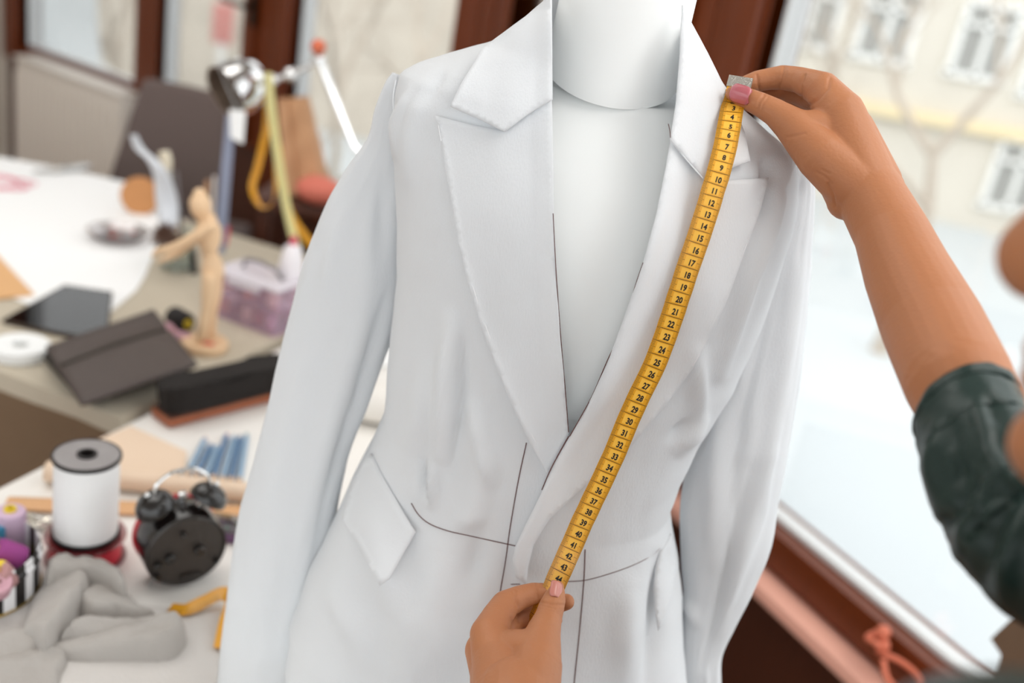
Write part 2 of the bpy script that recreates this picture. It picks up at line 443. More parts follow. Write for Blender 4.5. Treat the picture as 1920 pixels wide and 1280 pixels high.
SL = [((737, 136), (752, 142)), ((722, 158), (756, 190)), ((704, 205), (760, 250)), ((688, 262), (764, 330)), ((638, 332), (766, 410)), ((604, 398), (764, 485)), ((573, 482), (755, 560)), ((545, 585), (735, 635)),
      ((520, 680), (710, 700)), ((497, 780), (687, 772)), ((472, 880), (657, 850)), ((452, 955), (636, 930)), ((438, 1030), (622, 1010)), ((427, 1110), (611, 1090)), ((418, 1190), (603, 1170)), ((410, 1262), (597, 1254)), ((408, 1290), (595, 1282))]
SLF = [([(700, 420), (660, 640), (600, 860), (560, 1040)], 22, .004), ([(725, 560), (680, 720), (640, 860)], 12, -.004), ([(620, 900), (580, 1060), (560, 1200)], 10, .003), ([(565, 700), (520, 900), (490, 1150)], 24, .003),
       ([(655, 780), (610, 930), (575, 1100), (560, 1280)], 9, -.004), ([(640, 380), (610, 560)], 20, .003), ([(720, 340), (710, 480)], 14, -.003), ([(470, 1240), (520, 1230)], 10, .002)]
gs = sleeve(SL, .855, .62, SLF, 0); s1 = gs.link('sleeve', cotton, jacket, world=True, sharp=0); mod(s1, 'SOLIDIFY', thickness=.0014, offset=-1)
SR = [((1478, 276), (1492, 284)), ((1466, 325), (1524, 322)), ((1446, 405), (1528, 385)), ((1420, 500), (1522, 482)), ((1388, 600), (1511, 590)), ((1353, 690), (1500, 690)),
      ((1320, 780), (1487, 785)), ((1291, 860), (1473, 870)), ((1277, 930), (1457, 945)), ((1275, 1000), (1444, 1022)), ((1279, 1085), (1418, 1090)), ((1283, 1122), (1402, 1128)), ((1280, 1170), (1378, 1175)), ((1279, 1230), (1354, 1230)), ((1280, 1280), (1351, 1280)), ((1279, 1318), (1347, 1318))]
SRF = [([(1498, 350), (1428, 425), (1400, 500), (1370, 640)], 9, -.004), ([(1480, 380), (1430, 540), (1400, 700), (1385, 850)], 18, .004), ([(1500, 500), (1470, 700), (1440, 850)], 18, .003),
       ([(1430, 600), (1395, 760), (1370, 950)], 12, -.004), ([(1360, 720), (1340, 900), (1330, 1050)], 16, .004), ([(1440, 850), (1390, 1000), (1350, 1180)], 13, .004), ([(1410, 880), (1365, 1050), (1320, 1250)], 10, -.004), ([(1450, 800), (1425, 960), (1370, 1120)], 10, .003), ([(1286, 1122), (1310, 1170)], 10, .004)]
gs2 = sleeve(SR, .855, .62, SRF, 5); s2 = gs2.link('sleeve', cotton, jacket, world=True, sharp=0); mod(s2, 'SOLIDIFY', thickness=.0014, offset=-1)

# ------------------------------------------------------------------ dress form
form = thing('dress_form', 'white covered dress form torso standing on a pole inside the white jacket', 'dress form', (.02, .84, 0))
FL_ = silh([(1030, -60), (1033, 20), (1036, 80), (1038, 130), (1020, 165), (960, 190), (880, 215), (800, 250), (775, 330), (772, 450), (768, 560), (758, 700), (745, 790), (710, 880), (660, 1000), (630, 1100)])
FR_ = silh([(1279, -60), (1277, 20), (1274, 90), (1272, 150), (1290, 195), (1340, 240), (1400, 300), (1440, 380), (1425, 480), (1385, 600), (1350, 700), (1290, 830), (1240, 940), (1232, 1040), (1245, 1200), (1250, 1280)])
fz0, fz1 = HEM + .03, interp([(0, 0)], 0) or 1.452
BFf = [(.80, .111), (.90, .109), (1.0, .103), (1.10, .092), (1.20, .098), (1.28, .107), (1.34, .101), (1.385, .085), (1.42, .0645), (1.445, .050), (1.47, .042)]; BBf = [(z, b - .012) for z, b in BB]
fr = [ring(fz0 + (fz1 - fz0) * i / 90, 0, 96, FL_, FR_, 2.2, BFf, BBf) for i in range(91)]
G().loft(fr, cap0=True, cap1=True).link('torso', formskin, form, world=True, sharp=0)
# neck: bottom edge tilted forward and down
a = aty(1038, 131, .845); b = aty(1273, 149, .845); zc = (a.z + b.z) / 2; nr = (b.x - a.x) / 2; nc = (a.x + b.x) / 2
rg = []
for i in range(25):
    t = i / 24; o = []
    for k in range(96):
        an = 2 * PI * k / 96; r = nr * (1.05 + .055 * math.exp(-t * 9))
        if t == 0: r *= .985
        y = r * .98 * math.sin(an); z0 = zc + .42 * y + .003 + .05 * (y / r) ** 2 * .0
        o.append(Vector((nc + r * math.cos(an) + -.004 + .002 * t, .845 + y, z0 + (1.62 - z0) * t)))
    rg.append(o)
G().loft(rg, cap0=True, cap1=True).link('neck', mat('dress_form_neck', (244, 246, 245), .5, spec=.25), form, world=True, sharp=50)
wd = mat('pale_pole_wood', (150, 110, 70), .5)
G().tube([(.02, .82, .05), (.02, .82, fz0 + .01)], .016, 16).link('pole', mat('pole_steel', (170, 170, 172), .3, 1), form, world=True)
g = G()
for k in range(3):
    an = PI / 2 + k * 2 * PI / 3; g.tube([(.02, .82, .10), (.02 + .12 * math.cos(an), .82 + .12 * math.sin(an), .07), (.02 + .24 * math.cos(an), .82 + .24 * math.sin(an), .012)], [.014, .012, .011], 10)
g.link('tripod_base', MATS['pole_steel'], form, world=True)
# ------------------------------------------------------------------ tape measure held against the lapel
def tapemat(name, col, k=.35):
    m = bpy.data.materials.new(name); m.use_nodes = True
    n = m.node_tree.nodes; l = m.node_tree.links; b = n['Principled BSDF']
    b.inputs['Base Color'].default_value = lin(col); b.inputs['Roughness'].default_value = .3; b.inputs['Specular IOR Level'].default_value = .7
    t = n.new('ShaderNodeBsdfTranslucent'); t.inputs[0].default_value = lin(col)
    mx = n.new('ShaderNodeMixShader'); mx.inputs[0].default_value = k
    l.new(b.outputs[0], mx.inputs[1]); l.new(t.outputs[0], mx.inputs[2]); l.new(mx.outputs[0], n['Material Output'].inputs[0])
    return m
tape_y = tapemat('amber_tape', (236, 170, 38), .15)
tape_p = mat('amber_tape_panel', (243, 186, 66), .42)
ink = mat('black_ink', (20, 14, 10), .6)
steel = mat('tape_tip_metal', (196, 192, 184), .32, 1, bump=.4, bs=700)
NUMS = [(1, 1384, 166), (2, 1379.5, 185), (3, 1373, 203), (4, 1370, 219), (5, 1367, 237), (6, 1364, 252), (7, 1360, 274), (8, 1355, 294), (9, 1350, 313), (10, 1344, 335), (11, 1337, 356), (12, 1331, 378), (13, 1324, 400), (14, 1317, 422), (15, 1310, 444), (16, 1302, 467), (17, 1294, 490), (18, 1286, 513), (19, 1279, 536), (20, 1271, 559), (21, 1264, 582), (22, 1256, 605), (23, 1248, 629), (24, 1239, 653), (25, 1230, 677), (26, 1220, 699), (27, 1209, 721), (28, 1198, 743), (29, 1188, 765), (30, 1178, 787), (31, 1169, 809), (32, 1160, 831), (33, 1151, 853), (34, 1141, 874), (35, 1131, 896), (36, 1121, 917), (37, 1111, 937), (38, 1102, 957), (39, 1092, 977), (40, 1083, 998), (41, 1074, 1019), (42, 1065, 1039), (43, 1056, 1060), (44, 1046, 1082), (45, 1037, 1104), (46, 1027, 1126), (47, 1016, 1146), (48, 1006, 1170), (49, 1000, 1196)]
TD = [(150, .774), (190, .764), (215, .750), (240, .742), (280, .737), (335, .733), (470, .737), (630, .751), (765, .764), (896, .774), (1000, .779), (1100, .781), (1200, .786)]
TW = .0087
cen = {n_: atd(x, y, sint(TD, y)) for n_, x, y in NUMS}
ks = [(n_, cen[n_]) for n_, *_ in NUMS]
def tpos(s):
    s = max(.55, min(48.9, s)); i = min(int(max(1, s)), 48); t = s - i
    a, b, c, d = cen[max(1, i - 1)], cen[i], cen[i + 1], cen[min(49, i + 2)]
    if i == 1: a = b * 2 - c
    if i == 48: d = c * 2 - b
    return .5 * ((2 * b) + (c - a) * t + (2 * a - 5 * b + 4 * c - d) * t * t + (3 * b - a - 3 * c + d) * t ** 3)
def tfr(s):
    """centre, across (to the viewer's right), along (towards the top), out of the tape"""
    p = tpos(s); al = (tpos(s - .35) - tpos(s + .35)).normalized()
    view = (EYE - p).normalized()
    tw = interp([(0, .10), (6, .05), (12, .0), (30, -.03), (41, 0), (46, .5), (49, .9)], s)
    right = CX + view * tw
    ac = (right - al * right.dot(al)).normalized()
    return p, ac, al, ac.cross(al).normalized()
def tp(s, u, h=0):
    p, ac, al, nn = tfr(s); return p + ac * u + nn * h
tape = thing('tape_measure', 'amber tape measure stretched by two hands down the white lapel', 'tape measure', tpos(44))
g = G(); rgs = []
S0, S1 = .75, 48.8
for i in range(161):
    s = S0 + (S1 - S0) * i / 160
    rgs.append([tp(s, -TW, .0004), tp(s, 0, .0005), tp(s, TW, .0004), tp(s, TW, -.0002), tp(s, 0, -.0001), tp(s, -TW, -.0002)])
g.loft(rgs, cap0=True, cap1=True).link('tape_band', tape_y, tape, world=True)
gm = G()
def quad(s0, s1, u0, u1, h=.00062):
    k = max(1, int(abs(u1 - u0) / .004)); vs = []
    for j in range(k + 1):
        u = u0 + (u1 - u0) * j / k; hh = h - .0001 * abs(u) / TW
        vs += [tp(s0, u, hh), tp(s1, u, hh)]
    gm.add(vs, [(2 * j, 2 * j + 1, 2 * j + 3, 2 * j + 2) for j in range(k)])
for c_ in range(1, 48):
    b = c_ + .5
    quad(b - .02, b + .02, -TW, TW)
    for k in range(1, 10):
        s = b + k / 10
        if s > 48.3: break
        quad(s - .012, s + .012, -TW, -TW + (.0042 if k == 5 else .0030))
        quad(s - .012, s + .012, TW - (.0036 if k == 5 else .0017), TW)
gm.link('graduation_marking', ink, tape, world=True, smooth=False, weld=False)
gp = G()
for c_ in range(1, 48):
    vs = []
    for s in (c_ - .40, c_, c_ + .38):
        for u in (-.0042, 0, .0048): vs.append(tp(s, u, .00054 - .0001 * abs(u) / TW))
    gp.add(vs, [(0, 1, 4, 3), (1, 2, 5, 4), (3, 4, 7, 6), (4, 5, 8, 7)])
gp.link('number_panel_print', tape_p, tape, world=True, weld=False)
def glyphs(txt):
    cu = bpy.data.curves.new('t', 'FONT'); cu.body = txt; cu.align_x = 'CENTER'; cu.size = 1; cu.offset = .04; cu.resolution_u = 3; cu.fill_mode = 'FRONT'
    o = bpy.data.objects.new('t', cu); COL.objects.link(o); dg = bpy.context.evaluated_depsgraph_get(); dg.update()
    me = bpy.data.meshes.new_from_object(o.evaluated_get(dg)); vs = [v.co.copy() for v in me.vertices]; fs = [tuple(p.vertices) for p in me.polygons]
    bpy.data.objects.remove(o); bpy.data.curves.remove(cu); bpy.data.meshes.remove(me); return vs, fs
gn = G()
for c_ in range(3, 46):
    vs, fs = glyphs(str(c_))
    h = .0066
    gn.add([tp(c_ + .30 - v.y * h / .0100, .0012 + v.x * h * .76, .00066) for v in vs], fs)
vs, fs = glyphs('cm'); gn.add([tp(2.62 - v.y * .26, -.001 + v.x * .0026, .00066) for v in vs], fs)
gn.link('number_print', ink, tape, world=True, smooth=False, weld=False)
# bent steel clip on the free end
rgs = []
for i in range(9):
    s = .35 + i * .085
    rgs.append([tp(s, -TW - .0006, .0009), tp(s, TW + .0006, .0009), tp(s, TW + .0006, -.0007), tp(s, -TW - .0006, -.0007)])
def tpx(s, u, h):
    p, ac, al, nn = tfr(.8); return p + ac * u + nn * h + al * (.8 - s) * .0098
rgs = [[tpx(s, -TW - .0006, .0011), tpx(s, TW + .0006, .0011), tpx(s, TW + .0006, -.0009), tpx(s, -TW - .0006, -.0009)] for s in (-.25, -.1, .1, .4, .8, 1.0)]
G().loft(rgs, cap0=True, cap1=True).link('metal_tip', steel, tape, world=True, sharp=30)
# ------------------------------------------------------------------ the seamstress
def skinmat(name, col):
    m = mat(name, col, .5, sss=.12, bump=.18, bs=420, spec=.35, var=.05, vs=40); return m
skin = skinmat('skin', (178, 118, 80))
def px(p, y=None, d=None): return atd(*p)
person = thing('person', 'person in a dark green shirt with rolled sleeves holding the tape measure with both hands', 'person', (.42, .10, 0))
g = G()
def chain(*pts, n=14):
    P = [(atd(x, y, d), r * d / FPX) for x, y, d, r in pts]
    for (a, ra), (b, rb) in zip(P, P[1:]): g.cap(a, b, ra, rb, n)
# right hand, thumb in front of the tape end, fingers folded behind it
chain((1374, 175, .762, 14), (1390, 181, .760, 19), (1410, 189, .757, 21), (1428, 197, .755, 22.5), (1455, 212, .752, 26), (1488, 237, .748, 35), (1540, 292, .740, 47), (1602, 345, .737, 56))
chain((1384, 163, .787, 13), (1400, 158, .790, 17), (1420, 152, .791, 19.5), (1443, 148, .790, 20.5), (1467, 145, .787, 22.5), (1500, 150, .776, 24), (1542, 168, .757, 33))
chain((1394, 178, .799, 13), (1428, 176, .805, 17), (1478, 166, .810, 22), (1556, 190, .774, 33))
chain((1412, 190, .808, 13), (1444, 190, .817, 16), (1498, 186, .824, 20), (1568, 216, .790, 31))
chain((1440, 206, .820, 11), (1468, 208, .826, 14), (1515, 208, .830, 17), (1582, 244, .800, 27))
chain((1542, 168, .757, 33), (1575, 215, .748, 46), (1622, 350, .738, 60))
chain((1556, 190, .774, 33), (1590, 250, .762, 50), (1630, 350, .745, 60))
chain((1582, 244, .800, 27), (1600, 300, .775, 45), (1640, 360, .75, 55))
chain((1503, 243, .748, 36), (1555, 243, .748, 38), (1585, 240, .748, 44))
chain((1558, 345, .750, 24), (1588, 375, .742, 38))
chain((1622, 350, .738, 60), (1632, 366, .735, 62), (1672, 440, .715, 68), (1702, 515, .69, 79), (1748, 612, .655, 92), (1796, 715, .603, 98), (1836, 800, .58, 92), (1905, 930, .54, 96))
rhand = g; g = G()
chain((1046, 1100, .755, 12), (1043, 1111, .752, 17), (1039, 1124, .749, 22), (1034, 1138, .745, 24.5), (1028, 1158, .740, 26), (1019, 1185, .730, 33), (1003, 1250, .710, 52), (985, 1310, .69, 66))
chain((1046, 1110, .788, 13), (1024, 1110, .789, 17), (1000, 1112, .787, 20), (972, 1121, .781, 23), (947, 1134, .773, 27), (930, 1160, .758, 30), (917, 1190, .743, 37))
chain((1062, 1128, .792, 15.5), (1035, 1136, .798, 17), (1005, 1146, .800, 18), (962, 1163, .792, 22), (907, 1219, .755, 36))
chain((1042, 1162, .803, 13), (1018, 1168, .808, 15), (970, 1184, .805, 19), (912, 1248, .766, 34))
chain((1022, 1190, .812, 12), (1000, 1196, .816, 14), (962, 1208, .812, 17), (918, 1274, .775, 30))
chain((917, 1190, .743, 37), (930, 1235, .728, 47), (955, 1310, .695, 72))
chain((907, 1219, .755, 36), (930, 1262, .735, 50), (950, 1320, .70, 70))
chain((918, 1274, .775, 30), (940, 1320, .735, 55))
chain((925, 1225, .738, 40), (965, 1222, .728, 42), (1003, 1226, .718, 44))
P1 = atd(968, 1330, .682); LEL = Vector((.14, .35, 1.0))
g.cap(atd(965, 1310, .692), P1, .0285, .029); g.cap(P1, P1.lerp(LEL, .45), .029, .036); g.cap(P1.lerp(LEL, .45), LEL, .036, .039)
LSH = Vector((.172, .214, 1.326)); RSH = Vector((.46, .30, 1.27))
g.cap(LEL, LSH, .039, .048)
rhand.cap(atd(1905, 930, .54), RSH, .031, .048)
o_r = blob(rhand, 'right_arm', skin, .0010, 10); o_l = blob(g, 'left_arm', skin, .0010, 10)
# finger and wrist creases pressed into the skin
CREASE = [([(1433, 178), (1424, 190), (1420, 205)], 2.6, .0009), ([(1440, 182), (1430, 196), (1427, 210)], 2.2, .0006), ([(1419, 140), (1421, 155), (1424, 168)], 2.4, .0011), ([(1470, 126), (1466, 145), (1462, 163)], 2.6, .0012), ([(1475, 128), (1472, 150)], 2.2, .0006),
          ([(1508, 140), (1500, 158), (1503, 185)], 3, .0012), ([(1512, 202), (1532, 188), (1552, 166), (1556, 148)], 3.5, .0010), ([(1476, 258), (1495, 254), (1510, 250)], 2.5, .0007), ([(1552, 345), (1562, 365), (1566, 388)], 2.6, .0012), ([(1530, 322), (1548, 332), (1560, 345)], 2.2, .0007), ([(1540, 318), (1556, 326)], 2, .0006),
          ([(1012, 1128), (1035, 1133), (1056, 1134)], 2.6, .0008), ([(1014, 1134), (1040, 1140)], 2, .0006), ([(966, 1108), (968, 1122), (971, 1136)], 2.5, .0009), ([(960, 1112), (963, 1128)], 2, .0005), ([(1003, 1092), (1006, 1105), (1008, 1118)], 2.3, .0008), ([(958, 1158), (960, 1170), (961, 1180)], 2.5, .0008), ([(970, 1152), (973, 1165)], 2.4, .0009)]
def press(o):
    me = o.data; boxes = [(min(q[0] for q in P) - 3 * w, max(q[0] for q in P) + 3 * w, min(q[1] for q in P) - 3 * w, max(q[1] for q in P) + 3 * w, P, w, a) for P, w, a in CREASE]
    mv = []
    for v in me.vertices:
        if v.normal.dot(EYE - v.co) <= 0: continue
        X, Y, _ = proj(v.co)
        for x0, x1, y0, y1, P, w, a in boxes:
            if x0 < X < x1 and y0 < Y < y1:
                d = polyd(X, Y, P); mv.append((v.index, v.normal * (-a * math.exp(-(d / w) ** 2))))
    for i, q in mv: me.vertices[i].co += q
press(o_r); press(o_l)
# head, neck and trunk
g = G()
NOSE = atd(1882, 522, .40); fd = Vector((-.86, .48, -.1)).normalized(); HC = NOSE - fd * .108 + Vector((0, 0, .03))
lf = Vector((0, 0, 1)).cross(fd).normalized(); up = fd.cross(lf).normalized()
HB = Matrix((fd, lf, up)).transposed().to_4x4(); HB.translation = HC
hp = lambda f, l, u: HB @ Vector((f, l, u))
g.ball((-.012, 0, .035), 1, 18, (.094, .074, .088), HB)
g.ball((.022, 0, -.02), 1, 16, (.068, .062, .08), HB)
g.cap(hp(.02, .03, -.075), hp(.062, .012, -.092), .026, .020); g.cap(hp(.02, -.03, -.075), hp(.062, -.012, -.092), .026, .020); g.ball((.075, 0, -.093), .021, 10, (1, 1, .9), HB)
g.cap(hp(.082, 0, .02), hp(.098, 0, -.018), .012, .019); g.cap(hp(.092, .010, -.024), hp(.092, -.010, -.024), .010, .010)
g.cap(hp(.090, .017, -.051), hp(.090, -.017, -.051), .0075, .0075); g.cap(hp(.088, .015, -.064), hp(.088, -.015, -.064), .0085, .0085)
for s in (-1, 1):
    g.cap(hp(.072, s * .018, .028), hp(.062, s * .046, .026), .010, .010); g.cap(hp(.06, s * .045, -.01), hp(.04, s * .055, 0), .017, .014)
    g.cap(hp(-.012, s * .074, .012), hp(-.008, s * .071, -.026), .014, .009)
NB = Vector((.345, .265, 1.33))
g.cap(hp(-.03, 0, -.05), NB, .050, .056)
head = blob(g, 'head', skin, .003, 4)
g = G()
g.cap(NB, Vector((.35, .24, 1.22)), .062, .10)
for s, sh in ((0, LSH), (1, RSH)): g.cap(NB + Vector((0, -.01, -.03)), sh, .052, .052)
for k in (-.07, .07):
    dx, dy = .92 * k, .39 * k
    g.cap((.34 + dx, .22 + dy, 1.2), (.37 + dx, .15 + dy, .98), .085, .088); g.cap((.37 + dx, .15 + dy, .98), (.39 + dx, .12 + dy, .84), .098, .09)
    g.cap((.39 + dx * 1.2, .12 + dy * 1.2, .84), (.40 + dx * 1.4, .12 + dy * 1.4, .47), .085, .055); g.cap((.40 + dx * 1.4, .12 + dy * 1.4, .47), (.41 + dx * 1.5, .08 + dy * 1.5, .08), .055, .036)
    g.cap((.41 + dx * 1.5, .08 + dy * 1.5, .05), (.35 + dx * 1.5, .22 + dy * 1.5, .035), .036, .03)
trunk = blob(g, 'trunk', skin, .006, 4)
bm = bmesh.new()
for q in (o_r, o_l, head, trunk): bm.from_mesh(q.data)
I = frame(person).inverted(); bm.transform(I)
me = bpy.data.meshes.new('body'); bm.to_mesh(me); bm.free(); me.materials.append(skin)
for p in me.polygons: p.use_smooth = True
for q in (o_r, o_l, head, trunk): bpy.data.objects.remove(q)
body = bpy.data.objects.new('body', me); COL.objects.link(body); body.parent = person
# nails
def nail(c, tipdir, out, w, l, th, m, label):
    """c centre, tipdir towards the nail's free edge, out away from the finger"""
    t = tipdir.normalized(); o_ = (out - t * out.dot(t)).normalized(); a = t.cross(o_)
    rg = []
    for i in range(13):
        v = -1 + 2 * i / 12; ww = w * (1 - abs(v) ** 5 * (.30 if v > 0 else .42)); row = []
        for k in range(11):
            u = -1 + 2 * k / 10
            row.append(c + t * (v * l) + a * (math.sin(u * 1.05) / math.sin(1.05) * ww) + o_ * (th - (1 - math.cos(u * 1.05)) * w * 1.0 - .0012 * max(0, v) ** 2))
        rg.append(row)
    o = G().loft(rg, closed=False).link('fingernail', m, person, world=True, sharp=0); mod(o, 'SOLIDIFY', thickness=.0007, offset=1)
    o['label'] = label; return o
pink = mat('pink_nail_polish', (186, 100, 108), .22, coat=.3); bare = mat('bare_nail', (196, 128, 116), .25)
c = atd(1386, 177, .750); tip = atd(1370, 172, .7535)
nail(c, tip - c, (EYE - c).normalized() + Vector((-.05, 0, -.12)), .0066, .0080, .0002, pink, 'pink polished thumbnail')
c = atd(1046, 1104, .7445); tip = atd(1049, 1088, .7485)
nail(c, tip - c, (EYE - c).normalized() + CX * .55, .0050, .0062, -.0002, bare, 'bare thumbnail')
# clothes
shirt_m = mat('green_shirt', (34, 52, 48), .38, var=.06, vs=20, bump=.15, bs=300, spec=.3)
g = G()
g.cap(NB + Vector((0, -.01, -.045)), Vector((.35, .235, 1.2)), .075, .112)
for sh in (LSH, RSH): g.cap(NB + Vector((0, -.01, -.045)), sh, .062, .066)
g.cap(LSH, LSH.lerp(LEL, .6), .066, .056)
for k in (-.07, .07):
    dx, dy = .92 * k, .39 * k
    g.cap((.34 + dx, .22 + dy, 1.2), (.37 + dx, .15 + dy, .98), .098, .102); g.cap((.37 + dx, .15 + dy, .98), (.38 + dx, .13 + dy, .86), .112, .112)
shirt = blob(g, 'shirt', shirt_m, .006, 8, person)
tm = mat('dark_trousers', (38, 36, 40), .8)
g = G()
for k in (-.07, .07):
    dx, dy = .92 * k, .39 * k
    g.cap((.385 + dx, .125 + dy, .87), (.40 + dx * 1.4, .12 + dy * 1.4, .47), .102, .07); g.cap((.40 + dx * 1.4, .12 + dy * 1.4, .47), (.41 + dx * 1.5, .08 + dy * 1.5, .10), .07, .06)
blob(g, 'trousers', tm, .007, 6, person)
g = G()
for k in (-.07, .07):
    dx, dy = .92 * k * 1.5, .39 * k * 1.5
    s = G(); s.cap((.41 + dx, .08 + dy, .045), (.35 + dx, .22 + dy, .04), .044, .038); blob(s, 'shoe', mat('shoe_leather%d' % (k > 0), (30, 26, 24), .4), .005, 4, person)
# visible rolled sleeve on the raised arm
SP = [((1719, 812), (1909, 722), .592), ((1718, 826), (1915, 738), .588), ((1722, 850), (1926, 765), .58), ((1728, 885), (1942, 790), .573), ((1742, 930), (1965, 815), .563), ((1762, 985), (1995, 850), .552), ((1790, 1035), (2030, 890), .54), ((1826, 1092), (2075, 930), .525), ((1880, 1145), (2130, 975), .505), ((1950, 1185), (2190, 1020), .485)]
SFO = [([(1755, 800), (1745, 870), (1760, 960)], 13, .005), ([(1790, 800), (1800, 900), (1830, 1000)], 16, -.005), ([(1830, 760), (1855, 850), (1890, 900)], 10, .005), ([(1870, 880), (1820, 960), (1800, 1040)], 16, .006), ([(1920, 900), (1860, 1000), (1840, 1090)], 14, -.006),
       ([(1920, 960), (1890, 1060), (1890, 1130)], 16, .006), ([(1800, 870), (1845, 930), (1900, 920)], 9, -.004), ([(1765, 990), (1800, 960), (1830, 900)], 10, -.004), ([(1850, 740), (1880, 800)], 8, -.003)]
SDP = [(k * 6, q[2]) for k, q in enumerate(SP)]
L = cr([(a[0], a[1], 0) for a, b, d in SP], 6); R = cr([(b[0], b[1], 0) for a, b, d in SP], 6); N = len(L); rings_ = []
for i in range(N):
    d = interp(SDP, i)
    a, b = atd(L[i].x, L[i].y, d), atd(R[i].x, R[i].y, d - .012); c = (a + b) / 2; u = (b - a) / 2
    j, k = max(0, i - 1), min(N - 1, i + 1)
    mk, mj = (L[k] + R[k]) / 2, (L[j] + R[j]) / 2; t = (atd(mk.x, mk.y, interp(SDP, k)) - atd(mj.x, mj.y, interp(SDP, j))).normalized()
    w = t.cross(u).normalized(); w = w if w.dot(EYE - c) > 0 else -w; w = w * u.length * 1.12; rg = []
    for q in range(72):
        an = 2 * PI * q / 72; p = c + u * math.cos(an) + w * math.sin(an); dr = (p - c).normalized(); X, Y, _ = proj(p)
        h = fold(X, Y, SFO) if math.sin(an) > -.3 else 0
        h += 0.0012 * noise.noise(Vector((math.cos(an) * 3, math.sin(an) * 3, i * .25))) + (.0008 if i < 5 else 0)
        rg.append(p + dr * h)
    rings_.append(rg)
so = G().loft(rings_).link('rolled_sleeve', shirt_m, person, world=True, sharp=0); mod(so, 'SOLIDIFY', thickness=.0018, offset=-1)
hair_m = mat('auburn_hair', (70, 36, 22), .5, bump=.6, bs=90, stretch=(1, 1, .1))
g = G(); g.ball((-.03, 0, .05), 1, 16, (.092, .082, .088), HB); g.ball((-.05, 0, -.01), 1, 14, (.065, .078, .075), HB); g.ball((-.135, 0, .07), .038, 12, M=HB); g.cap(hp(.045, .05, .085), hp(-.04, .075, -.02), .024, .03); g.cap(hp(.045, -.05, .085), hp(-.04, -.075, -.02), .024, .03)
blob(g, 'hair', hair_m, .004, 4, person)
for s in (-1, 1): G().ball(hp(.066, s * .031, .012), .0115, 12).link('eye', mat('eye_white%d' % s, (230, 226, 220), .2), person, world=True)
# ------------------------------------------------------------------ the room
wood_red = mat('red_brown_window_wood', (102, 44, 12), .42, wood=.3, vs=14, bump=.1, bs=60, stretch=(14, 14, 1), spec=.4)
seal = mat('white_window_seal', (222, 224, 224), .4)
plaster = mat('beige_plaster', (214, 206, 194), .8, var=.03)
white_pl = mat('white_plaster', (232, 230, 226), .85)
floor_m = mat('brown_floor_wood', (120, 84, 58), .45, wood=.3, vs=5, stretch=(1, 9, 1))
coral = mat('coral_paint', (244, 184, 164), .5, var=.05)
darkwood = mat('dark_panel_wood', (72, 34, 18), .5, wood=.25, vs=8, stretch=(8, 8, 1))
glass = glassmat('window_glass')
def struct(o): o['kind'] = 'structure'; return o
PA = Vector((.566, 1.769, 0)); DR = Vector((-.505, .863, 0)).normalized(); NR = Vector((-DR.y, DR.x, 0)); NR = NR if NR.x < 0 else -NR
CN = PA + DR * 1.604; DB = Vector((-.843, .537, 0)).normalized(); NB_ = Vector((-DB.y, DB.x, 0)); NB_ = NB_ if NB_.y < 0 else -NB_
MR = Matrix(((DR.x, NR.x, 0, PA.x), (DR.y, NR.y, 0, PA.y), (0, 0, 1, 0), (0, 0, 0, 1)))
MB = Matrix(((DB.x, NB_.x, 0, CN.x), (DB.y, NB_.y, 0, CN.y), (0, 0, 1, 0), (0, 0, 0, 1)))
def slab(s0, s1, y0, y1, z0, z1, M, g=None, bev=.004):
    g = g or G(); return g.box(((s0 + s1) / 2, (y0 + y1) / 2, (z0 + z1) / 2), (s1 - s0, y1 - y0, z1 - z0), M, bev)
ZT = 2.55
def window(no, M, s0, s1, zb, sealside, fl, fr, handle=None):
    """s0..s1 is the glass; fl / fr: width of the wooden frame on the low / high side"""
    w = thing('window_%d' % no, None, None, M=M); struct(w)
    g = G()
    slab(s0 - fl, s0, -.06, .04, .0 if zb < .2 else zb - .075, ZT + .1, None, g); slab(s1, s1 + fr, -.06, .04, zb - .075, ZT + .1, None, g)
    slab(s0, s1, -.06, .04, zb - .075, zb, None, g); slab(s0, s1, -.06, .04, ZT, ZT + .1, None, g)
    # a second, stepped sash inside the frame
    if fl > .12: slab(s0 - fl * .55, s0 - .012, .04, .062, zb - .05, ZT + .05, None, g)
    if fr > .12: slab(s1 + .012, s1 + fr * .55, .04, .062, zb - .05, ZT + .05, None, g)
    g.link('frame', wood_red, w)
    g = G(); k = .032
    slab(s0, s1, -.034, -.006, zb - .006, zb + .008, None, g, .003); slab(s0, s1, -.006, .006, zb, zb + .012, None, g, .003)
    if sealside: slab(s1 - .012, s1, -.045, -.006, zb, ZT, None, g, .003); slab(s1 - .014, s1, -.006, .006, zb, ZT, None, g, .003)
    else: slab(s0, s0 + .012, -.085, -.006, zb, ZT, None, g, .003)
    g.link('seal_strip', seal, w)
    slab(s0, s1, -.004, .002, zb, ZT, None, None, 0).link('pane', glass, w, smooth=False)
    if handle:
        g = G(); g.box((handle[0], .066, handle[1]), (.03, .012, .13), None, .005); g.tube([(handle[0], .07, handle[1]), (handle[0], .105, handle[1]), (handle[0] + .12, .108, handle[1] + .005)], [.009, .009, .008], 10)
        g.link('handle', mat('handle_metal', (60, 56, 52), .25, 1), w)
    return w
window(1, MB, 1.706, 2.537, .772, True, .10, .15)
window(2, MB, 1.055, 1.55, .772, True, .13, .056, (.985, 1.20))
window(3, MB, .103, .80, .60, True, .10, .125)
window(4, MR, .634, 1.397, .60, False, .15, .10)
window(5, MR, -2.3, .322, .60, True, .2, .16)
struct(slab(1.497, 1.66, -.10, .045, 0, ZT + .1, MR).link('trim_1', wood_red))     # corner post
